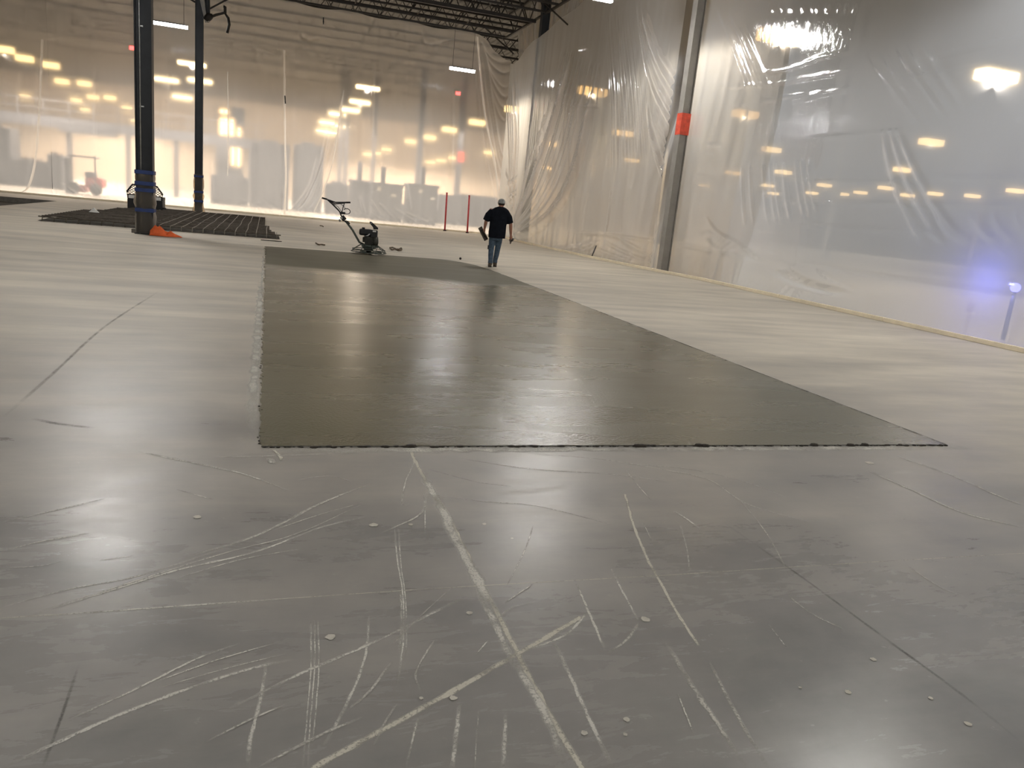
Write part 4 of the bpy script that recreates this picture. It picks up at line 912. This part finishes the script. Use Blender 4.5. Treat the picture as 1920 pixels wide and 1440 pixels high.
for h_, kn, an in ((LH, LK, LA), (RH, RK, RANK)): b.tube([h_, h_.lerp(kn, .5), kn, kn.lerp(an, .35), an], [.092, .080, .060, .058, .042], 12)
b.fused('body', M['skin'], .0075, man, 2)
# shirt, jeans, boots, cap, hair
b = MB(); b.loft([((x_(895), 0, z_(785)), .228, .165), ((x_(895), 0, z_(700)), .232, .172), ((x_(897), 0, z_(600)), .226, .165), ((x_(902), -.01, z_(500)), .232, .160), ((x_(910), -.01, z_(420)), .250, .150), ((x_(916), 0, z_(365)), .225, .130), ((x_(918), 0, z_(335)), .150, .105), ((x_(920), 0, z_(318)), .072, .078)], 28)
b.ball(SH_L + Vector((.01, 0, -.035)), .090); b.ball(SH_R + Vector((-.005, 0, -.035)), .090); b.tube([SH_L + Vector((.04, 0, .0)), SH_L.lerp(EL_L, .45) + Vector((-.012, 0, 0)), SH_L.lerp(EL_L, .98) + Vector((-.012, 0, 0))], [.090, .094, .088], 16)
b.tube([SH_R + Vector((-.04, 0, .0)), SH_R.lerp(EL_R, .45) + Vector((.008, 0, 0)), SH_R.lerp(EL_R, .93) + Vector((.0, 0, 0))], [.100, .094, .080], 16)
b.fused('shirt', M['shirt'], .012, man, 6)
b = MB(); b.loft([((x_(883), .0, .72), .155, .125), ((x_(884), 0, .80), .185, .145), ((x_(886), 0, .92), .185, .14)], 20)
for h_, kn, an, s in ((LH, LK, LA, -1), (RH, RK, RANK, 1)):
    b.tube([h_ + Vector((0, 0, .02)), h_.lerp(kn, .5), kn, kn.lerp(an, .45), an + Vector((0, 0, .06)), an + Vector((0, -.005, -.015))], [.100, .092, .075, .072, .062, .066], 16)
b.fused('jeans', M['jeans'], .011, man, 5)
b = MB(); b.box((x_(779), .03, z_(935)), (.03, .06, .11)); b.build('knee_pad_strap', M['black'], man, False, .008)
for an, s in ((LA, -1), (RANK, 1)):
    b = MB(); b.tube([an + Vector((0, 0, .07)), an + Vector((0, -.01, 0)), Vector((an.x, an.y - .01, .06))], [.055, .058, .056], 12); b.ball((an.x, an.y - .03, .045), (.046, .055, .045)); b.ball((an.x + s * .01, an.y + .12, .040), (.052, .10, .040)); b.ball((an.x, an.y + .04, .05), (.046, .09, .05))
    bt = b.fused('boot', M['boot'], .009, man, 3); MB().box((an.x + s * .005, an.y + .06, .012), (.10, .28, .022)).build('boot_sole', M['rubber'], bt, False, .008)
b = MB(); CP = HD + Vector((0, -.006, .035)); b.loft([(CP + Vector((0, -.02, -.035)), .097, .117), (CP + Vector((0, -.005, .0)), .096, .115), (CP + Vector((0, 0, .045)), .086, .100), (CP + Vector((0, 0, .075)), .060, .070), (CP + Vector((0, 0, .090)), .022, .024)], 24); b.build('cap', M['cap'], man, True)
MB().loft([(HD + Vector((0, .13, .012)), .070, .075), (HD + Vector((0, .13, .020)), .070, .075)], 20).build('cap_brim', M['cap'], man, True)
b = MB(); b.ball(HD + Vector((0, -.038, -.018)), (.0805, .066, .042), 14, 10); b.build('hair', M['hair'], man, True)

def hand_float(label, c, rot, L_=.38, w=.13):
    t = thing('hand_float', label, 'hand float', c); t.rotation_euler = rot
    MB().box((0, 0, 0), (L_, w, .016)).build('blade', M['float_'], t, False, .003)
    MB().tube([(-L_ * .28, 0, .055), (L_ * .28, 0, .055)], .016, 10).build('handle', M['float_'], t, True)
    for s in (-1, 1): MB().box((s * L_ * .22, 0, .03), (.025, .03, .05)).build('handle_post', M['black'], t, False, .003)
    return t
Rz = Matrix.Rotation(-.27, 3, 'Z')
def wp(v): v = Rz @ Vector(v); return (p.x + v.x, p.y + v.y, v.z)
hand_float('dark hand float held in the man\'s left hand', wp((x_(685), .085, z_(742))), (R(58), R(58), R(-12)))
hand_float('dark hand float held in the man\'s right hand', wp((x_(1118), .09, z_(795))), (R(80), R(-20), R(62)), .30)

# ------------------------------------------------------------------ small things on the floor
def coil(name, label, pts, r, m, cat):
    q = resample([G(*a) for a in pts], 40); o = MB().tube([(a[0], a[1], r + .003 + .012 * abs(noise.noise((i * .3, 1, 1)))) for i, a in enumerate(q)], r, 6).build(name, m, None, True); return tag(o, label, cat)
coil('cord', 'tangled brown loop of cord on the floor right of the power trowel', [(731, 465), (735, 470), (740, 468), (747, 469), (752, 466), (753, 470), (746, 471), (742, 468), (735, 465), (731, 467)], .018, M['cord'], 'cord')
coil('cord', 'short brown strap end lying left of the power trowel', [(592, 457), (597, 460), (603, 460), (609, 461)], .02, M['cord'], 'cord')
coil('cord', 'tiny brown scrap near the far curtain left of the handle', [(600, 424), (605, 425), (606, 426)], .02, M['cord'], 'scrap')
pp = G(863, 487); o = MB().ball((0, 0, .035), (.036, .036, .036), 14, 10).build('rubber_ball', M['black'], None, True); o.location = pp; tag(o, 'small round black ball at the far right corner of the wet concrete', 'ball')
